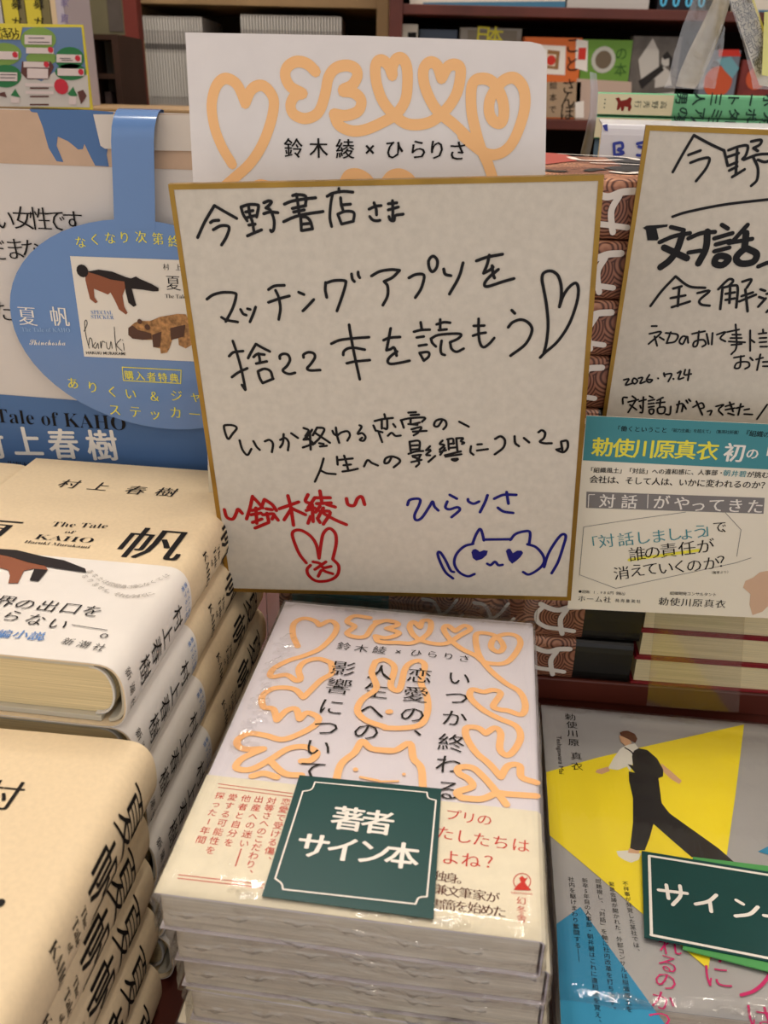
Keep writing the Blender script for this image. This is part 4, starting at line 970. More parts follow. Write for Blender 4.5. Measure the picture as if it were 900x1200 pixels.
a = Art(ft).crop(600, 480, 3).poly([(905, 565), (870, 572), (848, 590), (820, 602), (812, 625), (838, 648), (835, 685), (845, 722), (880, 710), (900, 690), (930, 690), (930, 565)]); a.build('printed_hand', mat('printed_skin', (214, 178, 148), .5), tp, .00014)
hd = thing('sign_holder', 'clear plastic holder behind the teal and cream strip', 'sign holder', (.2, .42, -.086))
slab('holder_sheet', ft, [ft.px(p) for p in ((758, 828), (866, 836), (884, 560), (784, 556))], .0008, film_mat('holder_plastic', .045, .12, .05, (.93, .92, .90), 10, .25), hd, lift=-.0006)

# ================================================================== hardcovers with wood-grain jackets behind (spines to the viewer)
def ring_mat():
    mm = mat('engraved_brown_print', (176, 106, 72), .4, .4); nt = mm.node_tree; b = nt.nodes['Principled BSDF']
    tc = nt.nodes.new('ShaderNodeTexCoord')
    vo = nt.nodes.new('ShaderNodeTexVoronoi'); vo.inputs['Scale'].default_value = 62
    nt.links.new(tc.outputs['Object'], vo.inputs['Vector'])
    mu = nt.nodes.new('ShaderNodeMath'); mu.operation = 'MULTIPLY'; mu.inputs[1].default_value = 62
    nt.links.new(vo.outputs['Distance'], mu.inputs[0])
    sn = nt.nodes.new('ShaderNodeMath'); sn.operation = 'SINE'; nt.links.new(mu.outputs[0], sn.inputs[0])
    r = nt.nodes.new('ShaderNodeValToRGB'); e = r.color_ramp.elements
    e[0].position = .10; e[0].color = (.16, .06, .035, 1); e[1].position = .5; e[1].color = (.56, .25, .13, 1)
    e.new(.9).color = (.70, .36, .21, 1)
    ad = nt.nodes.new('ShaderNodeMath'); ad.operation = 'MULTIPLY_ADD'; ad.inputs[1].default_value = .5; ad.inputs[2].default_value = .5
    nt.links.new(sn.outputs[0], ad.inputs[0]); nt.links.new(ad.outputs[0], r.inputs['Fac'])
    nz = nt.nodes.new('ShaderNodeTexNoise'); nz.inputs['Scale'].default_value = 28
    nt.links.new(tc.outputs['Object'], nz.inputs['Vector'])
    r2 = nt.nodes.new('ShaderNodeValToRGB'); r2.color_ramp.elements[0].position = .42; r2.color_ramp.elements[1].position = .6
    r2.color_ramp.elements[0].color = (.45, .36, .36, 1); r2.color_ramp.elements[1].color = (1, 1, 1, 1)
    nt.links.new(nz.outputs['Fac'], r2.inputs['Fac'])
    mx = nt.nodes.new('ShaderNodeMix'); mx.data_type = 'RGBA'; mx.blend_type = 'MULTIPLY'; mx.inputs[0].default_value = 1
    nt.links.new(r.outputs['Color'], mx.inputs[6]); nt.links.new(r2.outputs['Color'], mx.inputs[7])
    nt.links.new(mx.outputs[2], b.inputs['Base Color'])
    return mm
RING = ring_mat()
BLACKJ = mat('black_jacket_band', (22, 21, 20), .35, .45)
TEALD = mat('teal_belt_paper', (30, 122, 128), .5, .3)
WLET = mat('spine_white_lettering', (232, 224, 214), .5)
BT = .0276; BLn = .214; BD = .150
def brown_book(label):
    """local: x along the spine (left to right), y into the shop, z up; origin at the near left bottom corner"""
    t = thing('patterned_hardcover', label, 'book', group='patterned hardcovers behind the boards')
    def cprof(g=0):                               # profile in (y, z): top sheet, rounded spine towards the viewer, bottom sheet
        p = [(BD, BT + g), (.02, BT + g)]; n = 10
        for i in range(n + 1):
            a = math.pi / 2 + math.pi * i / n
            p.append((.006 + (.006 + g) * (-(abs(math.cos(a)) ** .5)) if i not in (0, n) else .006, BT / 2 + (BT / 2 + g) * (1 if math.sin(a) > 0 else -1) * abs(math.sin(a)) ** .6))
        p += [(.02, -g), (BD, -g)]
        return p
    def strip(name, x0, x1, g, mt, lab=None, th=.0006):
        pr = cprof(g); n = len(pr); pi = cprof(g - th); vs = []; fs = []
        for P_ in (pr, pi):
            for x in (x0, x1): vs += [(x, y, z) for y, z in P_]
        for i in range(n - 1):
            fs += [(i, i + 1, n + i + 1, n + i), (2 * n + i, 3 * n + i, 3 * n + i + 1, 2 * n + i + 1), (i, 2 * n + i, 2 * n + i + 1, i + 1), (n + i, n + i + 1, 3 * n + i + 1, 3 * n + i)]
        fs += [(0, n, 3 * n, 2 * n), (n - 1, 3 * n - 1, 4 * n - 1, 2 * n - 1)]
        return mesh(name, vs, [tuple(reversed(f_)) for f_ in fs], mt, t, label=lab)
    strip('jacket', 0, BLn - .0335, 0, RING, 'brown engraved pattern')
    strip('black_band', BLn - .0335, BLn, .00005, BLACKJ, 'black end of the jacket')
    strip('paper_belt', .008, .066, .0004, TEALD, 'teal paper belt')
    box('page_block', .003, BLn - .003, .008, BD - .003, .002, BT - .002, PAGES, t)
    fr = Plane((0, 0, 0), (1, 0, 0), (0, 0, 1)); fr.n = Vector((0, -1, 0))
    a = Art(fr, None)
    x0 = BLn - .0335 - .0005                       # right end of the picture area
    def M_(p): return (x0 - .078 * (0) + (p[0] - 268) / 3 * .00049, (p[1] - 62) / 3 * -.00055 + .0228)
    for l, w_ in (([(112, 60), (140, 72), (175, 78), (210, 66), (250, 62)], .0024), ([(120, 72), (103, 95), (108, 125), (140, 143), (180, 147), (240, 152)], .0020), ([(205, 75), (188, 110), (195, 150), (200, 165)], .0022)):
        a.stroke([M_(p) for p in l], w_ * 1.35, raw=True)
    for dx in (.036, .066):
        for l, w_ in (([(.0, .021), (.007, .019), (.013, .006)], .0022), ([(.005, .009), (.014, .013), (.020, .022)], .0018), ([(.018, .005), (.024, .012)], .002)):
            a.stroke([(x0 - .028 - dx + p[0], p[1]) for p in l], w_, raw=True)
    a.build('spine_lettering', WLET, t, .0007, world=False, label='white brush lettering')
    a = Art(fr, None); a.chars('今昔百鬼拾遺', [(.060, BT / 2), (.014, BT / 2)], size=.0075, style='M', raw=True, up=(1, 0)); a.build('belt_lettering', PBLACK, t, .0009, world=False)
    return t
BX = (ony((737, 798), .4385)); 
bo = Vector((BX.x - BLn * math.cos(YAW), .4385 - BLn * math.sin(YAW) * 1.0, RZ))
dirs = Vector((math.cos(YAW), math.sin(YAW), 0))
NB = 10; top_z = .2075; BTH = (top_z - RZ) / NB
BT = BTH - .0002
p_br = None
ords = ['topmost', 'second', 'third', 'fourth', 'fifth', 'sixth', 'seventh', 'eighth', 'ninth', 'lowest']
jx = [.002, -.001, -.002, -.003, -.005, -.003, -.002, .0005, .0022, -.0005]
for k in range(NB):
    z = top_z - BTH * (k + 1) if k < NB - 1 else RZ
    o = bo + dirs * (jx[k]); lab = 'brown patterned hardcover with a black band, %s in the tall stack behind the boards' % ords[k]
    if k == 0:
        p_br = brown_book(lab); p_br.location = (o.x, o.y, z); p_br.rotation_euler = (0, 0, YAW)
    else: copy_tree(p_br, (o.x, o.y, z), YAW + random.uniform(-.006, .006), lab)
# print on the top cover of the topmost
fr = Plane((0, 0, 0), (1, 0, 0), (0, 1, 0)); ftp = Plane(bo + Vector((0, 0, top_z - RZ - .0002)) + dirs * jx[0], dirs, (-dirs.y, dirs.x, 0))
a = Art(ftp).crop(620, 170, 6.43)
for l, w_ in (([(230, 72), (400, 82), (640, 92), (800, 108)], .0035), ([(310, 98), (370, 118), (520, 124), (680, 118)], .005), ([(480, 142), (640, 148), (830, 156)], .004), ([(640, 210), (740, 222), (835, 214)], .006), ([(780, 110), (840, 122)], .006)): a.stroke(l, w_)
a.build('cover_lettering', WLET, p_br, .0006, label='white brush lettering')
a = Art(ftp).crop(620, 170, 6.43).poly([(135, 62), (260, 72), (330, 95), (360, 125), (250, 135), (135, 150), (60, 150), (60, 60)]); a.build('cover_picture', mat('dusty_red_print', (168, 76, 66), .5), p_br, .0004)
a = Art(ftp).crop(620, 170, 6.43).poly([(640, 165), (840, 165), (830, 205), (700, 205), (620, 190), (560, 175)]).poly([(670, 108), (830, 125), (830, 142), (690, 135)]); a.stroke([(135, 192), (200, 205), (250, 200)], .006); a.stroke([(450, 200), (500, 185), (550, 190)], .006); a.build('cover_picture', BLACKJ, p_br, .0004, label='black print')

# red-covered hardcovers beside them, page edges to the viewer
REDC = mat('dark_red_cover', (128, 22, 34), .45, .4)
PAGY = pages_mat('pale_page_edges', (236, 222, 178))
def red_book(label):
    t = thing('red_hardcover', label, 'book', group='red hardcovers with page edges showing')
    th = .0013; Wd = .192; Dp = .130; TT_ = .0187
    box('cover_board', 0, Wd, -.0008, Dp, TT_ - th, TT_, REDC, t, .0003); box('cover_board', 0, Wd, -.0008, Dp, 0, th, REDC, t, .0003)
    box('spine_board', 0, Wd, Dp, Dp + .002, 0, TT_, REDC, t, .0003)
    box('page_block', .002, Wd - .002, .0012, Dp, th, TT_ - th, PAGY, t)
    return t
RB = ony((741, 800), .4400)
rr = None
for k in range(8):
    lab = 'dark red hardcover with pale page edges in front, %s from the bottom' % ['lowest', 'second', 'third', 'fourth', 'fifth', 'sixth', 'seventh', 'eighth'][k]
    o = (RB.x - .0015 + (.0006 if k else 0) + .0003 * (k % 2), RB.y, RZ + .0187 * k)
    if k == 0: lab = 'dark red hardcover lying with its pale page edges to the front, lowest of its stack'; rr = red_book(lab); rr.location = o; rr.rotation_euler = (0, 0, YAW)
    else: copy_tree(rr, o, YAW, lab)

# ================================================================== big panel at the left with the hanging oval tag
pn = thing('promotion_panel', 'large tan, white and blue promotion panel standing behind the belted hardcovers', 'sign', (-.15, .487, TABLE))
Q0 = ony((0, 127.5), .498); Q1 = ony((222, 133.5), .482); 
ux = (Q1 - Q0); fpn = Plane(Q0, ux, (0, 0, 1))
wd = .33; ex = -.215
hgt = Q0.z - TABLE
slab('panel_board', fpn, [(ex, -hgt + .0), (.1125, -hgt), (.1125, 0), (ex, 0)], .003, mat('panel_white', (212, 204, 196), .55, noise=.02, nscale=30), pn)
TAN = mat('panel_tan', (196, 166, 140), .6, .3, noise=.03, nscale=120); PNB = mat('panel_blue', (80, 112, 158), .5, .3)
lf = .0002
a = Art(fpn); yb = fpn.px((0, 192))[1]; yc = fpn.px((222, 199))[1]
a.poly([(ex, -.0003), (.1122, -.0003), (.1122, yc), (ex, yb)], raw=True); a.poly([(.1045, yc + .002), (.1122, yc + .002), (.1122, -.30), (.1045, -.30)], raw=True); a.build('tan_print', TAN, pn, lf)
yd = fpn.px((0, 462))[1]; ye = fpn.px((222, 479))[1]
a = Art(fpn).poly([(ex, yd), (.1122, ye), (.1122, -hgt), (ex, -hgt)], raw=True)
a.crop(0, 120, 3.75).poly([(130, 30), (250, 32), (380, 33), (500, 42), (490, 100), (470, 230), (480, 282), (420, 278), (400, 240), (372, 182), (365, 205), (345, 207), (325, 190), (300, 170), (255, 150), (250, 190), (280, 262), (250, 258), (215, 200), (190, 110), (165, 45), (140, 42)])
a.build('blue_print', PNB, pn, lf + .00015)
a = Art(fpn).crop(0, 120, 3.75)
a.chars('い女性です。', [(22, 515), (105, 510), (180, 513), (245, 520), (322, 525), (398, 530)], size=.0130, style='m'); a.chars('だまな', [(-15, 650), (68, 645), (140, 650)], size=.0130, style='m')
a.crop(0, 250, 3).chars('た', [(12, 345)], size=.0130, style='m', up=(0, 1))
a.crop(0, 420, 3.6).run('Tale of KAHO', (-10, 268), (535, 303), .95)
a.crop(0, 500, 6).run('HARUKI', (60, 262), (215, 275), .9)
a.build('panel_lettering', PBLACK, pn, lf + .0004)
a = Art(fpn).crop(0, 420, 3.6).chars('村上春樹', [(-40, 362), (115, 352), (270, 362), (433, 368)], size=.0205, style='B'); a.build('panel_lettering', PWHITE, pn, lf + .0004, label='white lettering')
# folded grey paper tab behind the ribbon
a = Art(fpn).crop(0, 120, 3.75); tb = slab('paper_tab', fpn, [a.P(p) for p in ((414, 52), (850, 55), (850, 213), (640, 210), (465, 203), (446, 190))], .0003, mat('translucent_tab', (214, 203, 190), .4), pn, lift=.0012)

tg = thing('oval_hang_tag', 'blue oval tag with yellow lettering hanging from the promotion panel on a glossy strip', 'tag', (-.12, .47, .0))
fo = Plane(Q0 + Vector((0, -.010, 0)), ux, (0, -.02, 1))
GLB = mat('glossy_blue_card', (94, 130, 182), .22, .5, coat=.6)
el = []
for i in range(56):
    t_ = 2 * math.pi * i / 56; el.append((180 + 167 * math.cos(t_) + 23 * math.sin(t_), 380 + 123 * math.sin(t_) + 8 * math.cos(t_)))
slab('oval_card', fo, [fo.px(p) for p in el], .0005, GLB, tg)
# strip rising from the oval and bending over the top of the panel
l0 = fo.px((134, 268)); r0 = fo.px((182, 268)); l1 = fo.px((131, 165)); r1 = fo.px((181, 165))
path = []
pts3 = [(l0, r0, .0002), ((l0[0] * .8 + l1[0] * .2, l0[1] * .8 + l1[1] * .2), (r0[0] * .8 + r1[0] * .2, r0[1] * .8 + r1[1] * .2), .0002), ((l0[0] * .5 + l1[0] * .5, (l0[1] + l1[1]) / 2), (r0[0] * .5 + r1[0] * .5, (r0[1] + r1[1]) / 2), .0003), (l1, r1, .0009)]
pairs = [(fo.to3(a_[0], a_[1], l), fo.to3(b_[0], b_[1], l)) for a_, b_, l in pts3]
ztop = Q0.z + .0010
pl_, pr_ = pairs[-1]
for dz, dy in ((.45, .0005), (.75, .0035), (.93, .0075), (1.0, .0125), (.97, .0175), (.80, .0195), (.3, .020)):
    pairs.append((Vector((pl_.x + .002 * dz, pl_.y + dy, pl_.z + (ztop - pl_.z + .0008) * dz)), Vector((pr_.x + .0020 * dz, pr_.y + dy, pr_.z + (ztop - pr_.z + .0008) * dz))))
vs = []; fs = []
for A_, B_ in pairs: vs += [A_, B_]
for i in range(len(pairs) - 1): fs.append((2 * i, 2 * i + 1, 2 * i + 3, 2 * i + 2))
o = mesh('hanging_strip', vs, fs, GLB, tg, world=True, smooth=True, label='glossy blue strip'); thicken(o, .0001); o.data.set_sharp_from_angle(angle=.9)
a = Art(fo).crop(0, 120, 3.75)
a.chars('なくなり次第終', [(355, 615), (418, 602), (485, 597), (548, 594), (620, 592), (695, 600), (765, 612)], size=.0066, style='M', up=(0, 1))
a.crop(0, 420, 3.6).chars('購入者特典', [(545, 71), (735, 83)], size=.0056, style='b'); a.chars('ありくい＆ジャ', [(308, 105), (392, 122), (475, 140), (552, 150), (652, 160), (745, 158), (825, 160)], size=.0075, style='M', up=(.02, 1)); a.chars('ステッカー', [(485, 217), (572, 225), (655, 235), (742, 229), (822, 236)], size=.0078, style='M', up=(0, 1))
for p_, q_ in (((517, 36), (765, 49)), ((765, 49), (763, 105)), ((763, 105), (522, 92)), ((522, 92), (517, 36))): a.stroke([p_, q_], .0005)
a.build('tag_lettering', PYEL, tg, .0003, label='yellow lettering')
a = Art(fo).crop(0, 250, 3).chars('夏帆', [(97, 362), (210, 364)], size=.0118, style='M', up=(0, 1)); a.run('Shinchosha', (105, 462), (232, 464), 1.1, 'c'); a.build('tag_lettering', PWHITE, tg, .0003, label='white lettering')
a = Art(fo).crop(0, 250, 3).run('The Tale of KAHO', (78, 415), (248, 418)); a.build('tag_lettering', mat('pale_blue_print', (150, 180, 215), .5), tg, .0003, label='pale blue lettering')
sk = Art(fo).crop(0, 250, 3).poly([(247, 150), (450, 157), (660, 165), (720, 522), (500, 512), (297, 503)]).build('sticker_picture', mat('sticker_cream', (228, 220, 206), .5), tg, .0003)
a = Art(fo).crop(0, 250, 3).chars('村上', [(585, 188), (628, 190)], size=.0036, style='M'); a.chars('夏', [(610, 245)], size=.0085, style='m', up=(0, 1)); a.run('The Tale', (583, 297), (655, 299)); a.run('HARUKI MURAKAMI', (305, 494), (443, 498), .9, 'b')
a.crop(60, 280, 5)
for l in ([(195, 540), (212, 500), (208, 475), (198, 490), (205, 560), (225, 640)], [(222, 620), (228, 580), (240, 590), (245, 635)], [(262, 605), (250, 625), (262, 640), (275, 610), (280, 640)], [(290, 600), (295, 640), (300, 600), (318, 605)], [(325, 605), (330, 638), (345, 640), (352, 600), (360, 640)], [(372, 515), (375, 575), (385, 655)], [(410, 585), (385, 620), (418, 655)], [(425, 610), (430, 650)], [(420, 590), (422, 592)]): a.stroke(l, .0004)
a.build('sticker_print', PBLACK, tg, .0005)
a = Art(fo).crop(0, 250, 3).run('SPECIAL', (322, 353), (398, 355)); a.run('STICKER', (322, 369), (402, 372)); a.build('sticker_print', PBLUE, tg, .0005, label='blue print')
a = Art(fo).crop(60, 280, 5).poly([(203, 198), (240, 190), (300, 195), (380, 215), (440, 240), (436, 290), (420, 330), (430, 395), (450, 432), (440, 442), (400, 412), (372, 352), (350, 312), (335, 325), (300, 310), (252, 290), (256, 340), (275, 368), (262, 376), (230, 350), (215, 290), (203, 240)]); a.build('sticker_animal', RDB, tg, .0006, label='red brown carved anteater')
a = Art(fo).crop(60, 280, 5).poly([(212, 190), (280, 178), (360, 190), (440, 222), (470, 230), (500, 218), (520, 232), (590, 262), (632, 286), (632, 305), (600, 306), (540, 296), (475, 290), (490, 350), (502, 388), (485, 396), (455, 372), (440, 310), (432, 248), (350, 236), (280, 210)]).disc((186, 186), .0034); a.build('sticker_animal', DKB, tg, .0007, label='black back, head and tail')
JAG = mat('carved_spotted_wood', (170, 124, 78), .5, noise=.5, nscale=420)
a = Art(fo).crop(60, 280, 5).poly([(455, 520), (490, 490), (520, 478), (580, 480), (640, 455), (740, 438), (790, 440), (805, 470), (825, 620), (790, 640), (750, 620), (745, 570), (710, 592), (695, 640), (680, 665), (645, 670), (640, 640), (600, 632), (595, 590), (540, 590), (480, 580), (455, 560)]); a.build('sticker_animal', JAG, tg, .0006, label='spotted carved jaguar')
a = Art(fo).crop(60, 280, 5).poly([(455, 520), (480, 505), (510, 530), (590, 552), (592, 582), (540, 590), (480, 582), (455, 560)]).poly([(595, 560), (650, 540), (640, 632), (600, 632)]).poly([(700, 520), (790, 500), (780, 570), (705, 590)]).disc((522, 482), .0014).disc((567, 515), .0016); a.build('sticker_animal', mat('carved_brown_wood', (88, 60, 46), .5), tg, .0008, label='dark muzzle and belly')

# ================================================================== green notice farther left
gn = thing('green_notice', 'yellow edged notice with green speech bubbles at the top left', 'sign', (-.28, .8, .215))
fg = Plane(ony((108, 128), .8), ony((108, 128), .8) - ony((0, 124), .8), (0, .0, 1))
PYE = mat('notice_yellow', (222, 205, 70), .5)
oo = [fg.px(p) for p in ((-70, 122), (108.5, 128.5), (97, 29), (-75, 26))]
slab('notice_board', fg, oo, .002, PYE, gn)
k = 8.18
a = Art(fg).crop(0, 0, k).poly([(-500, 262), (220, 262), (780, 262), (860, 1030), (430, 1025), (-500, 1015)]); a.build('notice_print', mat('notice_blue', (106, 132, 168), .6), gn, .0003)
a = Art(fg).crop(0, 0, k).poly([(-500, 740), (200, 700), (400, 780), (520, 690), (840, 720), (862, 1030), (430, 1025), (-500, 1015)]); a.build('notice_print', mat('notice_pale', (206, 200, 190), .6), gn, .0005, label='pale lower part')
for c_, rx, ry in (((370, 380), 170, 120), ((400, 560), 150, 70), ((40, 520), 170, 110)):
    Art(fg).crop(0, 0, k).poly([(c_[0] + rx * math.cos(t_ / 10 * math.pi), c_[1] + ry * math.sin(t_ / 10 * math.pi)) for t_ in range(20)]).build('notice_bubble', mat('notice_light_green', (128, 160, 80), .6), gn, .0006, label='light green bubble')
for c_, rx, ry in (((670, 560), 140, 110), ((680, 690), 150, 80), ((60, 730), 150, 110)): Art(fg).crop(0, 0, k).poly([(c_[0] + rx * math.cos(t_ / 10 * math.pi), c_[1] + ry * math.sin(t_ / 10 * math.pi)) for t_ in range(20)]).build('notice_bubble', mat('notice_green', (52, 120, 72), .6), gn, .0008, label='dark green bubble')
a = Art(fg).crop(0, 0, k)
a.poly([(105, 915), (150, 850), (165, 880), (198, 935)]).poly([(650, 900), (705, 830), (720, 870), (745, 915), (700, 940)])
a.build('notice_print', mat('notice_green', (52, 120, 72), .6), gn, .0008, label='dark green hats')
a = Art(fg).crop(0, 0, k).poly([(215, 590), (490, 590), (520, 640), (465, 760), (265, 760), (205, 700)]); 
for y_ in (845, 925, 1003): a.stroke([(295, y_), (465, y_)], .0012)
a.poly([(0, 890), (50, 880), (70, 935), (0, 920)]).poly([(745, 880), (800, 860), (835, 920), (780, 1000)])
a.build('notice_print', mat('notice_brown', (98, 62, 56), .6), gn, .0009, label='brown bubble and rules')
a = Art(fg).crop(0, 0, k)
for (x0, y0, x1, y1) in ((240, 335, 500, 425), (255, 455, 520, 512), (-60, 490, 180, 568), (230, 590, 475, 645), (545, 520, 785, 598), (555, 655, 812, 725), (265, 655, 465, 750), (-60, 690, 170, 775), (245, 795, 520, 828), (250, 870, 520, 900), (110, 930, 190, 985), (665, 920, 735, 1000)): Art(fg).crop(0, 0, k).poly([(x0, y0), (x1, y0 + 6), (x1, y1 + 4), (x0, y1)]).build('notice_text_box', mat('notice_label_white', (222, 206, 200), .6), gn, .0011)
a = Art(fg).crop(0, 0, k).poly([(-500, 240), (222, 250), (195, 380), (-500, 375)]); a.build('notice_print', PYE, gn, .0011, label='yellow title corner')
a = Art(fg).crop(0, 0, k).chars('ホテキスト', [(-60, 292), (165, 300)], size=.0052, style='B'); a.chars('ベストキリワ', [(-60, 345), (165, 350)], size=.0052, style='B')
for (x0, x1, y_) in ((280, 430, 365), (280, 480, 405), (580, 680, 560), (600, 700, 578), (10, 160, 715), (10, 150, 745)): a.stroke([(x0, y_), (x1, y_ + 2)], .0005)
a.build('notice_print', PBLACK, gn, .0014, label='black lettering')
for c_, r_ in (((592, 830), .0058), ((490, 478), .0022), ((150, 525), .0022), ((750, 560), .0022), ((780, 690), .0022), ((450, 618), .0022)): Art(fg).crop(0, 0, k).disc(c_, r_).build('notice_spot', mat('notice_red', (200, 52, 66), .6), gn, .0014)
# slim stand under the notice
box('notice_stand', -.02, .02, .004, .014, TABLE - .215 + .03, .02, mat('grey_stand', (120, 115, 108), .5), gn)

# side table with magazines under it -------------------------------------
tb = thing('wooden_table', 'tan wooden table behind the display table', 'table', (0, 1.02, FLOOR))
box('tabletop', -1.1, .62, -.02, .36, -.03 + TABLE - FLOOR, TABLE - FLOOR, WOODL, tb, .003)
for sx in (-1.05, .57):
    for yy in (.02, .32): box('leg', sx - .025, sx + .025, yy - .025, yy + .025, 0, TABLE - FLOOR - .03, WOODL, tb)

# ================================================================== stack of green-spined books, rear right
def side_book(name, label, x0, x1, z0, z1, y0, D, mt, yaw=0, cat='book', pages=None, group=None):
    """book lying flat with its spine towards the viewer"""
    t = thing(name, label, cat, (x0, y0, z0), yaw, group)
    w_ = x1 - x0; h = z1 - z0; n = 8; pr = [(D, h), (.01, h)]
    for i in range(n + 1):
        a = math.pi / 2 + math.pi * i / n; pr.append((.003 - .003 * abs(math.cos(a)) ** .5, h / 2 + h / 2 * (1 if math.sin(a) > 0 else -1) * abs(math.sin(a)) ** .5))
    pr += [(.01, 0), (D, 0)]
    m_ = len(pr); pi = [(y + (.0012 if y < .02 else 0), h / 2 + (z - h / 2) * (1 - .0024 / h)) for y, z in pr]
    vs = []
    for P_ in (pr, pi):
        for x in (0, w_): vs += [(x, y, z) for y, z in P_]
    fs = []
    for i in range(m_ - 1):
        fs += [(i, m_ + i, m_ + i + 1, i + 1), (2 * m_ + i, 2 * m_ + i + 1, 3 * m_ + i + 1, 3 * m_ + i), (i, i + 1, 2 * m_ + i + 1, 2 * m_ + i), (m_ + i, 3 * m_ + i, 3 * m_ + i + 1, m_ + i + 1)]
    fs += [(0, 2 * m_, 3 * m_, m_), (m_ - 1, 2 * m_ - 1, 4 * m_ - 1, 3 * m_ - 1)]
    mesh('cover', vs, fs, mt, t)
    box('page_block', .002, w_ - .002, .004, D - .002, .0018, h - .0018, pages or PAGES, t)
    return t
GY = .82; GK = GY / .70
GREENS = mat('mint_green_spine', (112, 186, 140), .5, .3, noise=.03); CREAMS = mat('cream_spine', (226, 218, 184), .5, .3)
g0 = ony((701, 107), GY); g1 = ony((701, 135), GY)
gh = g0.z - g1.z
def green_book(label, x0, z0):
    K = GK
    t = side_book('green_spined_book', label, x0, x0 + .185 * K, z0, z0 + gh - .0006, GY, .13, GREENS, -.21, group='green spined books')
    fr = Plane((0, 0, 0), (1, 0, 0), (0, 0, 1)); fr.n = Vector((0, -1, 0))
    Art(fr, None).poly([(.0002, .0010), (.0525 * K, .0010), (.0525 * K, gh - .0016), (.0002, gh - .0016)], raw=True).build('cream_panel', CREAMS, t, .0002, world=False)
    a = Art(fr, None); mz = gh / 2
    up = (1, 0)
    def R_(l): return [(x * K, mz + z * K) for x, z in l]
    a.chars('高野秀行', R_([(.046, 0), (.0285, 0)]), size=.0050 * K, style='M', raw=True, up=up)
    a.chars('ボート三人男', R_([(.115, .0045), (.0575, .0045)]), size=.0088 * K, style='B', raw=True, up=up)
    a.chars('メソポタミアの', R_([(.128, -.0048), (.060, -.0048)]), size=.0084 * K, style='B', raw=True, up=up)
    for i in range(3): a.disc((.0055 * K, mz + .003 - .003 * i), .0006, 6, True)
    a.build('spine_lettering', mat('dark_teal_print', (28, 60, 52), .6), t, .0004, world=False)
    a = Art(fr, None).poly(R_([(.0125, .0035), (.015, .0042), (.0165, .002), (.020, .0028), (.0225, .0045), (.024, .0035), (.0235, .0005), (.0245, -.002), (.0235, -.0045), (.0222, -.0045), (.022, -.002), (.0195, -.0015), (.019, -.0045), (.0175, -.0045), (.017, -.002), (.0155, -.004), (.0143, -.004), (.0145, .001)]), raw=True)
    a.build('spine_emblem', mat('dark_red_print', (130, 40, 32), .6), t, .0004, world=False, label='small red animal')
    Art(fr, None).poly(R_([(.139, .003), (.141, .0035), (.143, .0015), (.148, .002), (.1515, .0045), (.153, .003), (.1525, .0), (.153, -.0035), (.1515, -.0035), (.150, -.001), (.145, -.001), (.1435, -.0035), (.142, -.0035), (.1415, .0)]), raw=True).build('spine_emblem', mat('dark_red_print', (130, 40, 32), .6), t, .0004, world=False, label='small red animal')
    return t
gz = g0.z
gb = green_book('green spined book with a cream end panel, upper of the two', g0.x, gz - gh)
fgt = Plane((g0.x, GY, gz), (1, -.213, 0), (.213, 1, 0))
YB = mat('yellow_brown_print', (206, 180, 74), .6)
for i in range(9): Art(fgt, None).poly([(.004 + i * .022, .004), (.018 + i * .022, .006), (.014 + i * .022, .05), (.002 + i * .022, .045)], raw=True).build('cover_patch', YB, gb, .0004)
copy_tree(gb, (g0.x + .0006, GY, gz - 2 * gh), -.205, 'green spined book with a cream end panel, lower of the two', skip=('cover_patch',))
# white book with a blue printed jacket, in front of and a little below them
WY = .625
wp = ony((706, 145), WY); wz1 = wp.z; wx = wp.x
wb = side_book('white_jacket_book', 'white book with blue printed letters in front of the green spined books', wx, wx + .170, wz1 - .034, wz1, WY, .125, mat('white_glossy_jacket', (222, 222, 228), .25, .5), -.19)
fr = Plane((wx, WY, wz1 - .034), (1, -.192, 0), (0, 0, 1))
VB = mat('violet_blue_print', (60, 72, 160), .5)
Art(fr).crop(600, 0, 3).strokes([[(358, 505), (360, 545)], [(358, 505), (385, 502), (388, 520), (372, 525), (392, 538), (360, 545)]], .0018).build('jacket_lettering', VB, wb, .0006)
Art(fr).crop(600, 0, 3).strokes([[(440, 505), (470, 498)], [(445, 515), (465, 520)], [(440, 545), (468, 548)]], .0018).build('jacket_lettering', VB, wb, .0006)
Art(fr).crop(600, 0, 3).poly([(318, 440), (335, 436), (337, 462), (326, 458)]).build('jacket_edge', VB, wb, .0006)
cols = [(196, 188, 160), (150, 60, 50), (210, 205, 190), (90, 110, 90), (206, 190, 150), (180, 176, 170), (120, 90, 70), (200, 196, 170), (96, 120, 140)]
nm = ['first', 'second', 'third', 'fourth', 'fifth', 'sixth', 'seventh', 'eighth', 'ninth']
def carry(x, y, z1, wdt, D, yaw, what):
    n_b = 9; hb = (z1 - TABLE) / n_b
    for i in range(n_b):
        side_book('plain_book', 'plain hardcover under the %s, %s from the table' % (what, nm[i]), x, x + wdt, TABLE + hb * i, TABLE + hb * (i + 1) - .0002, y, D, mat('plain_cover_%d' % i, cols[(i + (0 if D < .126 else 4)) % 9], .5), yaw)
carry(wx + .003, WY + .006, wz1 - .034, .160, .115, -.19, 'white jacket book')
carry(g0.x + .003, GY + .006, gz - 2 * gh, .185, .127, -.205, 'green spined books')

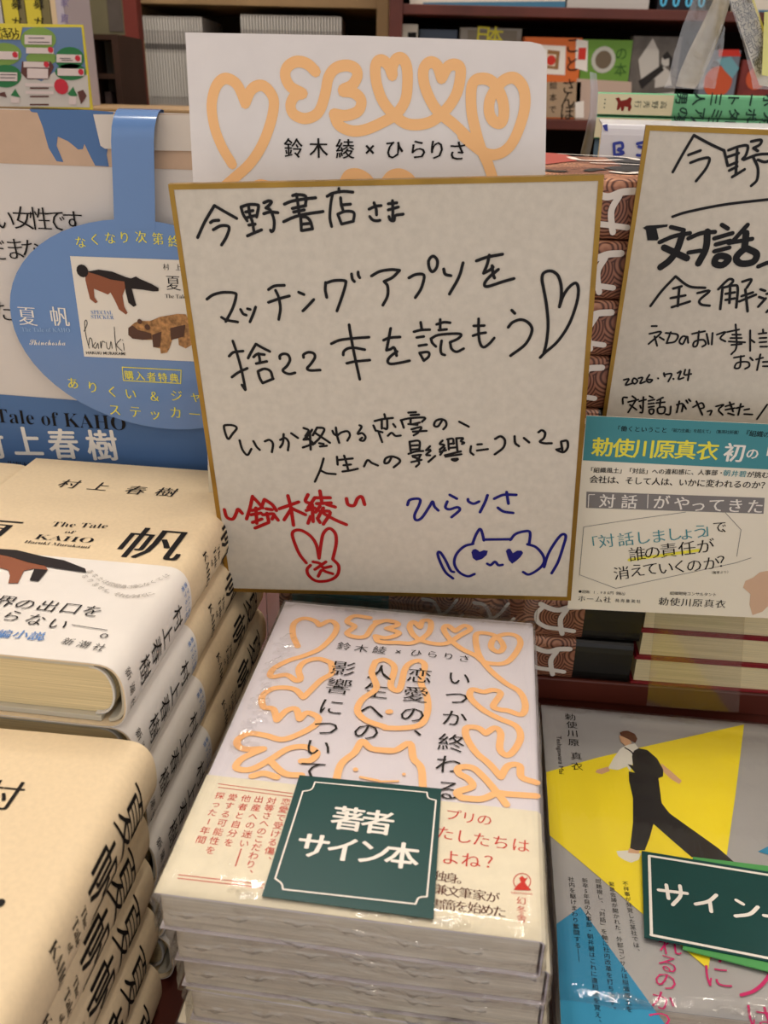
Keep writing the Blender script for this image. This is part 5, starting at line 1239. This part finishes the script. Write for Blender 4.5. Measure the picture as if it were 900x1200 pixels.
# ================================================================== far bookcase on the right
BY = 1.50
up_top = ony((690, 9), BY).z; up_bot = ony((690, 21.5), BY).z
lo_top = ony((690, 141), BY).z; lo_bot = ony((690, 153), BY).z
bx0 = ony((456, 20), BY).x; bx1 = 1.5
bc = thing('dark_bookcase', 'dark red brown wooden bookcase across the back on the right', 'bookcase', (bx0, BY, FLOOR))
def S(z): return z - FLOOR
DEP = .26
box('side_panel', 0, .020, 0, DEP, 0, S(.95), WOODD, bc, .001); box('side_panel', bx1 - bx0 - .02, bx1 - bx0, 0, DEP, 0, S(.95), WOODD, bc, .001)
box('back_panel', .02, bx1 - bx0 - .02, DEP - .01, DEP, 0, S(.95), BACKD, bc)
for z1, z0 in ((up_top, up_bot), (lo_top, lo_bot), (lo_top - .27, lo_bot - .27), (up_top + .27, up_bot + .27), (lo_top - .54, lo_bot - .54), (.95, .93)):
    box('shelf', .02, bx1 - bx0 - .02, .004, DEP - .01, S(z0), S(z1), WOODD, bc, .001)
def face_book(name, label, px0, px1, py0, zbase, y, th, mt, cat='book', lean=0):
    x0 = ony((px0, py0), y).x; x1 = ony((px1, py0), y).x; z1 = ony((px0, py0), y).z
    t = thing(name, label, cat, (x0, y, zbase)); w_ = x1 - x0; h = z1 - zbase
    box('cover', 0, w_, 0, .0012, 0, h, mt, t, .0003); box('cover', 0, w_, th - .0012, th, 0, h, mt, t, .0003); box('page_block', .0015, w_, .0012, th - .0012, .001, h - .001, PAGES, t)
    box('spine', -.0006, .0008, 0, th, 0, h, mt, t)
    return t, Plane((x0, y, zbase), (1, 0, 0), (0, 0, 1))
oc, fo_ = face_book('orange_book', 'orange picture book with a framed picture and beige belt on the far shelf', 615, 683, 43, lo_top + .0004, BY + .03, .02, mat('orange_cover', (216, 110, 52), .5))
BEI = mat('beige_belt', (168, 144, 116), .6)
Art(fo_).poly([(616, 96), (681, 96), (679, 138), (616, 137)]).build('paper_belt', BEI, oc, .0006)
Art(fo_).poly([(622, 52), (663, 54), (662, 88), (622, 86)]).build('cover_picture', PWHITE, oc, .0006)
Art(fo_).crop(400, 0, 3).poly([(725, 175), (768, 180), (762, 245), (722, 240)]).build('cover_picture', mat('brown_frame', (150, 110, 70), .6), oc, .0009, label='brown framed picture')
Art(fo_).crop(400, 0, 3).poly([(722, 190), (755, 192), (750, 234), (720, 230)]).build('cover_picture', mat('picture_cream', (226, 210, 186), .6), oc, .0012, label='cream middle')
Art(fo_).crop(400, 0, 3).disc((737, 212), .007).build('cover_picture', PRED, oc, .0015, label='red dot')
a = Art(fo_).crop(400, 0, 3).chars('さんぽ', [(798, 305), (796, 352), (794, 396)], size=.024, style='g', vert=True); a.chars('こと', [(812, 160), (810, 225)], size=.024, vert=True); a.chars('絵本で', [(745, 300), (742, 385)], size=.012, vert=True); a.build('cover_lettering', PBLACK, oc, .0012)
gc, fgc = face_book('green_book', 'green book with a round photo and pale belt on the far shelf', 684, 742, 46, lo_top, BY + .03, .02, mat('grass_green_cover', (104, 148, 58), .5))
Art(fgc).poly([(676, 92), (740, 96), (739, 140), (674, 140)]).build('paper_belt', mat('pale_pink_belt', (190, 166, 150), .6), gc, .0006)
Art(fgc).poly([(675, 46), (689, 48), (688, 84), (674, 80)]).build('cover_panel', PWHITE, gc, .0006)
Art(fgc).poly([(678, 56), (687, 56), (686, 70), (677, 70)]).build('cover_panel', PRED, gc, .0009, label='red patch')
Art(fgc).disc((707, 70), .0185, 16).build('cover_picture', mat('plate_grey', (190, 190, 178), .6), gc, .0006)
Art(fgc).disc((707, 70), .0125, 16).build('cover_picture', mat('plate_brown', (110, 96, 78), .6), gc, .0009)
a = Art(fgc).chars('の本', [(728, 63), (727, 82)], size=.02, vert=True); a.build('cover_lettering', mat('dark_green_print', (52, 92, 36), .6), gc, .0006)
Art(fgc).poly([(674, 120), (684, 118), (684, 138), (674, 138)]).build('cover_panel', PWHITE, gc, .001, label='white label')
bw, fbw = face_book('photo_book', 'black and white photo book with a seated woman on the far shelf', 743, 800, 42, lo_top, BY + .03, .02, mat('photo_grey', (96, 90, 84), .5, noise=.3, nscale=40))
Art(fbw).poly([(748, 70), (765, 45), (772, 60), (772, 90), (752, 100)]).poly([(768, 82), (778, 78), (785, 84), (787, 100), (767, 103)]).disc((781, 71), .008).poly([(744, 112), (790, 108), (790, 135), (744, 135)]).build('cover_picture', mat('photo_white', (190, 186, 178), .6), bw, .0006)
Art(fbw).poly([(776, 66), (782, 60), (788, 68), (788, 84), (784, 78), (784, 68), (778, 70)]).poly([(748, 95), (775, 76), (778, 82), (752, 104)]).build('cover_picture', mat('photo_black', (40, 36, 34), .6), bw, .0009, label='dark shapes')
rb_, frb = face_book('blue_grey_book', 'blue grey book with a large orange disc on the far shelf', 826, 869, 58, lo_top, BY + .03, .02, mat('blue_grey_cover', (112, 118, 128), .5))
Art(frb).disc((841, 96), .022, 18).build('cover_picture', mat('orange_disc', (196, 86, 52), .6), rb_, .0006)
Art(frb).poly([(842, 58), (866, 58), (868, 66), (842, 66)]).build('cover_panel', PRED, rb_, .0006)
Art(frb).poly([(840, 70), (856, 66), (866, 80), (850, 84)]).poly([(850, 84), (858, 92), (866, 80)]).build('cover_picture', mat('pale_blue_shape', (110, 160, 170), .6), rb_, .0009)
rr_, frr = face_book('dark_red_book', 'dark red book half hidden behind the plastic sleeved strip card', 871, 912, 70, lo_top, BY + .03, .02, mat('maroon_cover', (120, 50, 44), .5, noise=.3, nscale=30))
Art(frr).disc((886, 92), .016, 14).build('cover_picture', mat('orange_disc', (196, 86, 52), .6), rr_, .0006)
hk, fhk = face_book('blue_cover_book', 'dim blue book behind the placard on the far shelf', 492, 536, 34, lo_top, BY + .05, .02, mat('dim_blue_cover', (80, 92, 108), .5))
gk, fgk = face_book('grey_cover_book', 'pale grey book with yellow lettering behind the placard on the far shelf', 540, 612, 32, lo_top, BY + .05, .02, mat('pale_grey_cover', (160, 154, 142), .5))
Art(fgk).poly([(548, 35), (606, 36), (604, 60), (548, 60)]).build('cover_panel', mat('warm_grey_panel', (140, 132, 116), .6), gk, .0006)
Art(fgk).chars('日本', [(566, 41), (580, 42)], size=.026, style='B').build('cover_lettering', PYEL, gk, .0012)
wr, fwr = face_book('white_cover_book', 'narrow white book at the left end of the far shelf', 472, 490, 28, lo_top, BY + .03, .02, mat('white_book_cover', (216, 208, 192), .5))
Art(fwr).poly([(478, 38), (488, 38), (488, 60), (478, 60)]).build('cover_panel', PBLACK, wr, .0006)
# upper shelf: bottoms of face-out items
for nm_, lab, a0, a1, mt_ in (('white_blue_book', 'large white book with a blue lower edge on the upper far shelf', 480, 662, mat('white_book_cover', (216, 208, 192), .5)), ('pale_book', 'pale grey book at the middle of the upper far shelf', 664, 760, mat('pale_grey_b', (186, 182, 176), .5)), ('black_book', 'black book with glowing blue letters on the upper far shelf', 770, 827, mat('black_book_cover', (30, 26, 32), .4)), ('light_book', 'light book with a blue line at the right of the upper far shelf', 862, 960, mat('white_book_cover', (216, 208, 192), .5))):
    y_ = BY + .03
    x0 = ony((a0, 9), y_).x; x1 = ony((a1, 9), y_).x
    t = thing(nm_, lab, 'book', (x0, y_, up_top)); w_ = x1 - x0
    box('cover', 0, w_, 0, .002, 0, .19, mt_, t, .0004); box('cover', 0, w_, .020, .022, 0, .19, mt_, t, .0004); box('page_block', .002, w_ - .001, .002, .020, .001, .188, PAGES, t); box('spine', 0, .002, .002, .020, 0, .19, mt_, t)
    fr = Plane((x0, y_, up_top), (1, 0, 0), (0, 0, 1))
    if nm_ == 'white_blue_book': Art(fr, None).poly([(.02, .0), (w_, .0), (w_, .010), (.02, .004)], raw=True).build('cover_stripe', mat('steel_blue_print', (70, 120, 150), .6), t, .0004)
    if nm_ == 'black_book': Art(fr, None).chars('0000', [(.008, .014), (.065, .014)], size=.022, style='B', raw=True).build('cover_lettering', mat('bright_blue_print', (90, 190, 230), .6), t, .0006)
    if nm_ == 'light_book': Art(fr, None).stroke([(.0, .003), (w_, .003)], .003, raw=True).build('cover_stripe', mat('steel_blue_print', (70, 120, 150), .6), t, .0006)

# ================================================================== far shelves on the left, with bundles of thin magazines
LY = 1.75
lx0 = ony((160, 20), LY).x; lx1 = ony((455, 20), LY).x
ls_top = ony((300, 126), LY).z
sh = thing('tan_bookcase', 'tan wooden bookcase with grey magazine bundles behind the placard', 'bookcase', (lx0, LY, FLOOR))
wL = lx1 - lx0
box('side_panel', -.03, 0, 0, .30, 0, S(.75), WOODL, sh, .001); box('side_panel', wL - .02, wL, 0, .30, 0, S(.75), WOODL, sh, .001)
box('back_panel', 0, wL - .02, .29, .30, 0, S(.75), mat('brown_lining', (74, 60, 42), .8), sh)
zt = ony((300, 7), LY).z
for z1 in (ls_top, zt + .018, ls_top - .32, .75): box('shelf', 0, wL - .02, .002, .29, S(z1) - .018, S(z1), WOODL, sh, .001)
MG = mat('grey_magazine_spine', (168, 163, 156), .5, noise=.18, nscale=30); MG2 = mat('pale_magazine_band', (190, 186, 178), .5)
MGD = mat('dark_magazine_band', (96, 92, 88), .5)
def magazine(h, d, w_, label, loc):
    t = thing('thin_magazine', label, 'magazine', loc, group=None)
    box('magazine_body', 0, w_ * .74, 0, d, 0, h, MG, t); box('spine_band', -.0001, w_ * .75, -.0006, .002, h * .10, h * .60, MG2, t); box('spine_band', -.0001, w_ * .75, -.0006, .002, h * .84, h * .97, MG2, t); box('spine_band', -.0001, w_ * .75, -.0006, .002, h * .64, h * .70, MGD, t)
    return t
for (p0, p1, ptop, nn, grp, lab) in ((163, 236, 18, 22, 'grey magazines left of the placard', 'thin grey magazine in the upright bundle visible left of the white placard'), (281, 400, 17, 34, 'grey magazines above the placard', 'thin grey magazine in the wide bundle showing above the white placard')):
    x0 = ony((p0, 60), LY - .02).x; x1 = ony((p1, 60), LY - .02).x; zz = ony(((p0 + p1) / 2, ptop), LY - .02).z
    w_ = (x1 - x0) / nn; base = None
    for i in range(nn):
        lc = (x0 + i * w_, LY + .005, ls_top)
        if base is None: base = magazine(zz - ls_top, .2, w_, lab, lc); base['group'] = grp
        else: copy_tree(base, lc)
sd = thing('low_shelf_unit', 'dim brown low shelf unit behind the green notice', 'shelf unit', (-.80, 1.60, FLOOR))
z_a = ony((130, 128), 1.6).z
box('unit_body', 0, .38, 0, .13, 0, z_a - FLOOR, mat('dim_brown', (78, 64, 52), .7, noise=.2, nscale=12), sd, .002)
dc = thing('dark_display_case', 'dark brown display case between the green notice and the tan bookcase', 'display case', (ony((101, 60), 1.25).x, 1.25, TABLE))
cw = ony((139, 60), 1.25).x - ony((101, 60), 1.25).x; ct = ony((120, 40), 1.25).z - TABLE
DKC = mat('dark_case_brown', (62, 44, 36), .6, noise=.2, nscale=20)
box('case_side', 0, .008, 0, .12, 0, ct, DKC, dc); box('case_side', cw - .008, cw, 0, .12, 0, ct, DKC, dc); box('case_back', .008, cw - .008, .11, .12, 0, ct, DKC, dc)
for z_ in (ct - .006, ct - .05, ct - .105, ct - .16): box('case_shelf', .008, cw - .008, .002, .11, z_, z_ + .006, DKC, dc)
box('case_books', .012, cw * .5, .02, .10, ct - .0985, ct - .065, mat('dim_mauve', (98, 84, 82), .6, noise=.3, nscale=60), dc)
# dim things between the notice and the magazines
dk, fdk = face_book('green_leaning_book', 'small green book leaning at the left side of the tan bookcase', 150, 166, 45, z_a, 1.64, .018, mat('emerald_cover', (34, 110, 78), .5))
a = Art(fdk).chars('ポケット', [(157, 62), (157, 104)], size=.02, vert=True, style='b'); a.build('cover_lettering', PWHITE, dk, .0008)
def std_book(name, label, p0, p1, ptop, pbot, y, mt, th=.1, cat='magazine'):
    x0 = ony((p0, 60), y).x; x1 = ony((p1, 60), y).x; z1 = ony((p0, ptop), y).z; z0 = pbot if isinstance(pbot, float) else ony((p0, pbot), y).z
    t = thing(name, label, cat, (x0, y, z0)); w_ = x1 - x0; h = z1 - z0
    box('cover', 0, .0012, 0, th, 0, h, mt, t); box('cover', w_ - .0012, w_, 0, th, 0, h, mt, t); box('spine', 0, w_, -.001, .0006, 0, h, mt, t); box('page_block', .0012, w_ - .0012, .0006, th - .002, .001, h - .001, PAGES, t)
    return t, Plane((x0, y - .001, z0), (1, 0, 0), (0, 0, 1))
YM = mat('yellow_spine', (214, 196, 62), .5)
rkz = ony((50, 124), 1.05).z
rk = thing('magazine_rack', 'low tan magazine rack behind the green notice', 'magazine rack', (-.62, 1.04, TABLE))
box('rack_body', 0, .42, 0, .16, 0, rkz - TABLE, WOODL, rk, .002); bs = thing('backing_screen', 'dull olive screen behind the upright magazines', 'screen', (-.62, 1.215, TABLE)); box('screen_sheet', 0, .24, 0, .01, 0, rkz - TABLE + .2, mat('rack_grey_back', (128, 118, 92), .7, noise=.1, nscale=20), bs); box('screen_foot', .0, .24, -.004, .03, 0, .02, WOODL, bs)
for nm_, lab, a0, a1, mt_ in (('white_magazine', 'white spined magazine at the far left of the top left rack', 0, 9, mat('white_spine', (190, 186, 182), .5)), ('yellow_magazine', 'left of the two yellow spined magazines above the green notice', 11, 28, YM), ('brown_magazine', 'olive brown magazine between the two yellow spined ones', 29, 36, mat('olive_spine', (118, 108, 70), .5)), ('yellow_magazine', 'right of the two yellow spined magazines above the green notice', 37, 54, YM), ('olive_magazine', 'dull olive magazine right of the yellow spined ones', 55, 65, mat('olive_spine', (118, 108, 70), .5)), ('lilac_magazine', 'cream and lilac spined magazine above the green notice', 66, 81, mat('lilac_spine', (186, 176, 184), .5))):
    t, fr = std_book(nm_, lab, a0, a1, -30, rkz, 1.05, mt_, .09)
    if 'yellow' in nm_:
        a = Art(fr).chars('公募ガイド月刊', [((a0 + a1) / 2, -18), ((a0 + a1) / 2, 112)], size=.0115, vert=True, style='b'); a.build('spine_lettering', PBLACK, t, .0004)
    if nm_ == 'lilac_magazine':
        w_ = fr.px((a1, 60))[0]; Art(fr, None).poly([(0, 0), (.0055, 0), (.0055, .17), (0, .17)], raw=True).build('spine_stripe', mat('peach_stripe', (216, 190, 150), .5), t, .0004)
        Art(fr).chars('国家資格の教科書', [(76, -16), (76, 112)], size=.009, vert=True).build('spine_lettering', mat('violet_print', (110, 100, 150), .6), t, .0006)
# olive/grey posters and red post left of the tan bookcase
ps = thing('wall_poster_board', 'dull olive poster board behind the yellow spined magazines', 'poster board', (ony((82, 0), 1.3).x, 1.3, TABLE))
pw = ony((142, 0), 1.3).x - ony((82, 0), 1.3).x
box('poster_sheet', 0, pw, 0, .004, ony((100, 40), 1.3).z - TABLE, .62, mat('olive_poster', (124, 118, 92), .6, noise=.15, nscale=12), ps)
box('poster_post', pw * .4, pw * .4 + .02, .004, .02, 0, .62, mat('grey_stand', (120, 115, 108), .5), ps); box('poster_picture', pw * .72, pw * 1.0, -.001, 0, .44, .60, mat('grey_picture', (98, 90, 84), .6, noise=.3, nscale=20), ps)
rp = thing('red_post', 'dull red upright post beside the tan bookcase', 'post', (ony((147, 0), 1.55).x, 1.55, FLOOR))
box('post_body', -.012, .016, 0, .03, 0, ony((147, 46), 1.55).z - FLOOR + .4, mat('dull_red', (116, 52, 44), .6), rp, .002)

# ================================================================== plastic-wrapped cards over the green books
PLS = film_mat('cloudy_plastic', .22, .25, .9, (.90, .89, .86), 30, .6)
pb = thing('plastic_wrapped_card', 'card wrapped in crinkled clear plastic leaning over the green spined books', 'card', (.26, .72, gz))
prs = [((845, -30), (868, -30)), ((836, 0), (856, 0)), ((822, 30), (846, 34)), ((806, 62), (834, 66)), ((796, 86), (822, 92)), ((792, 101), (814, 104))]
def ribbon(name, prs, y, mt, parent, amp=0, label=None, n=6, cols_=4, y1=None):
    vs = []; fs = []
    rnd = random.Random(3)
    for i in range(len(prs)):
        for j in range(cols_ + 1):
            s_ = j / cols_; p = (prs[i][0][0] * (1 - s_) + prs[i][1][0] * s_, prs[i][0][1] * (1 - s_) + prs[i][1][1] * s_)
            yy = y + (0 if y1 is None else (y1 - y) * i / (len(prs) - 1))
            vs.append(ony(p, yy + amp * rnd.uniform(-1, 1)))
    m_ = cols_ + 1
    for i in range(len(prs) - 1):
        for j in range(cols_): fs.append((i * m_ + j, i * m_ + j + 1, (i + 1) * m_ + j + 1, (i + 1) * m_ + j))
    o = mesh(name, vs, fs, mt, parent, world=True, smooth=True, label=label)
    return o
o = ribbon('card_sheet', prs, .735, mat('faint_card', (160, 152, 136), .6, noise=.25, nscale=80), pb); thicken(o, .0006)
o = ribbon('plastic_wrap', [((820, -30), (868, -30)), ((812, 0), (852, 0)), ((800, 30), (842, 36)), ((790, 62), (832, 68)), ((784, 88), (826, 94)), ((778, 103), (824, 105))], .725, PLS, pb, .004, 'crinkled clear plastic')
o = ribbon('plastic_wrap', [((846, 28), (850, 32)), ((836, 50), (848, 56)), ((824, 80), (842, 84)), ((818, 102), (838, 104))], .715, PLS, pb, .003, 'loose plastic flap')
pc = thing('handwritten_strip_card', 'narrow yellow edged card with vertical handwriting in clear plastic at the top right', 'card', (.36, .70, gz))
o = ribbon('card_sheet', [((848, -30), (878, -30)), ((856, 0), (882, 0)), ((868, 36), (896, 40)), ((882, 78), (908, 82)), ((890, 100), (916, 104))], .70, mat('strip_card_white', (205, 198, 180), .6), pc); thicken(o, .0006)
o = ribbon('yellow_edge', [((877, -30), (880, -30)), ((881, 0), (884, 0)), ((895, 40), (898, 41)), ((907, 82), (911, 83))], .699, PYE, pc, label='yellow edge')
a = Art(Plane(ony((870, 40), .6975), (1, 0, 0), (0, 0, 1)))
for (p0, p1, tx_) in (((860, 0), (890, 84), 'この本はとても面白い一冊です'), ((869, 0), (899, 84), '今すぐ読んでほしい物語なのだ'), ((877, 2), (906, 82), '書店員がおすすめする本')): a.chars(tx_, [p0, p1], size=.0052, vert=True, style='b')
a.build('card_lettering', PBLACK, pc, .0004)
o = ribbon('plastic_wrap', [((850, -30), (884, -30)), ((854, 0), (886, 2)), ((870, 50), (902, 52)), ((880, 90), (914, 92)), ((882, 104), (920, 106))], .694, PLS, pc, .003, 'clear plastic sleeve')
yc_ = thing('yellow_green_card', 'pale yellow green card right of the handwritten strip card', 'card', (.42, .68, gz))
slab('card_sheet', Plane(ony((896, 88), .69), (1, 0, 0), (0, 0, 1)), [Plane(ony((896, 88), .69), (1, 0, 0), (0, 0, 1)).px(p) for p in ((893, 88), (940, 96), (940, 12), (896, 14))], .0006, mat('lime_card', (206, 204, 130), .6), yc_)
box('card_foot', -.01, .03, .0, .012, -.0, .022, mat('grey_stand', (120, 115, 108), .5), yc_)
# translucent bookmark ribbon beside the stack
bk = thing('bookmark_ribbon', 'translucent curved plastic ribbon hanging left of the green spined books', 'ribbon', (.2, .66, .1))
o = ribbon('ribbon_strip', [((691, 84), (699, 86)), ((692, 105), (701, 107)), ((691, 130), (700, 134)), ((686, 155), (696, 160)), ((680, 180), (690, 186))], .66, film_mat('ribbon_film', .3, .3, .2, (.75, .75, .85), 20), bk, .001)
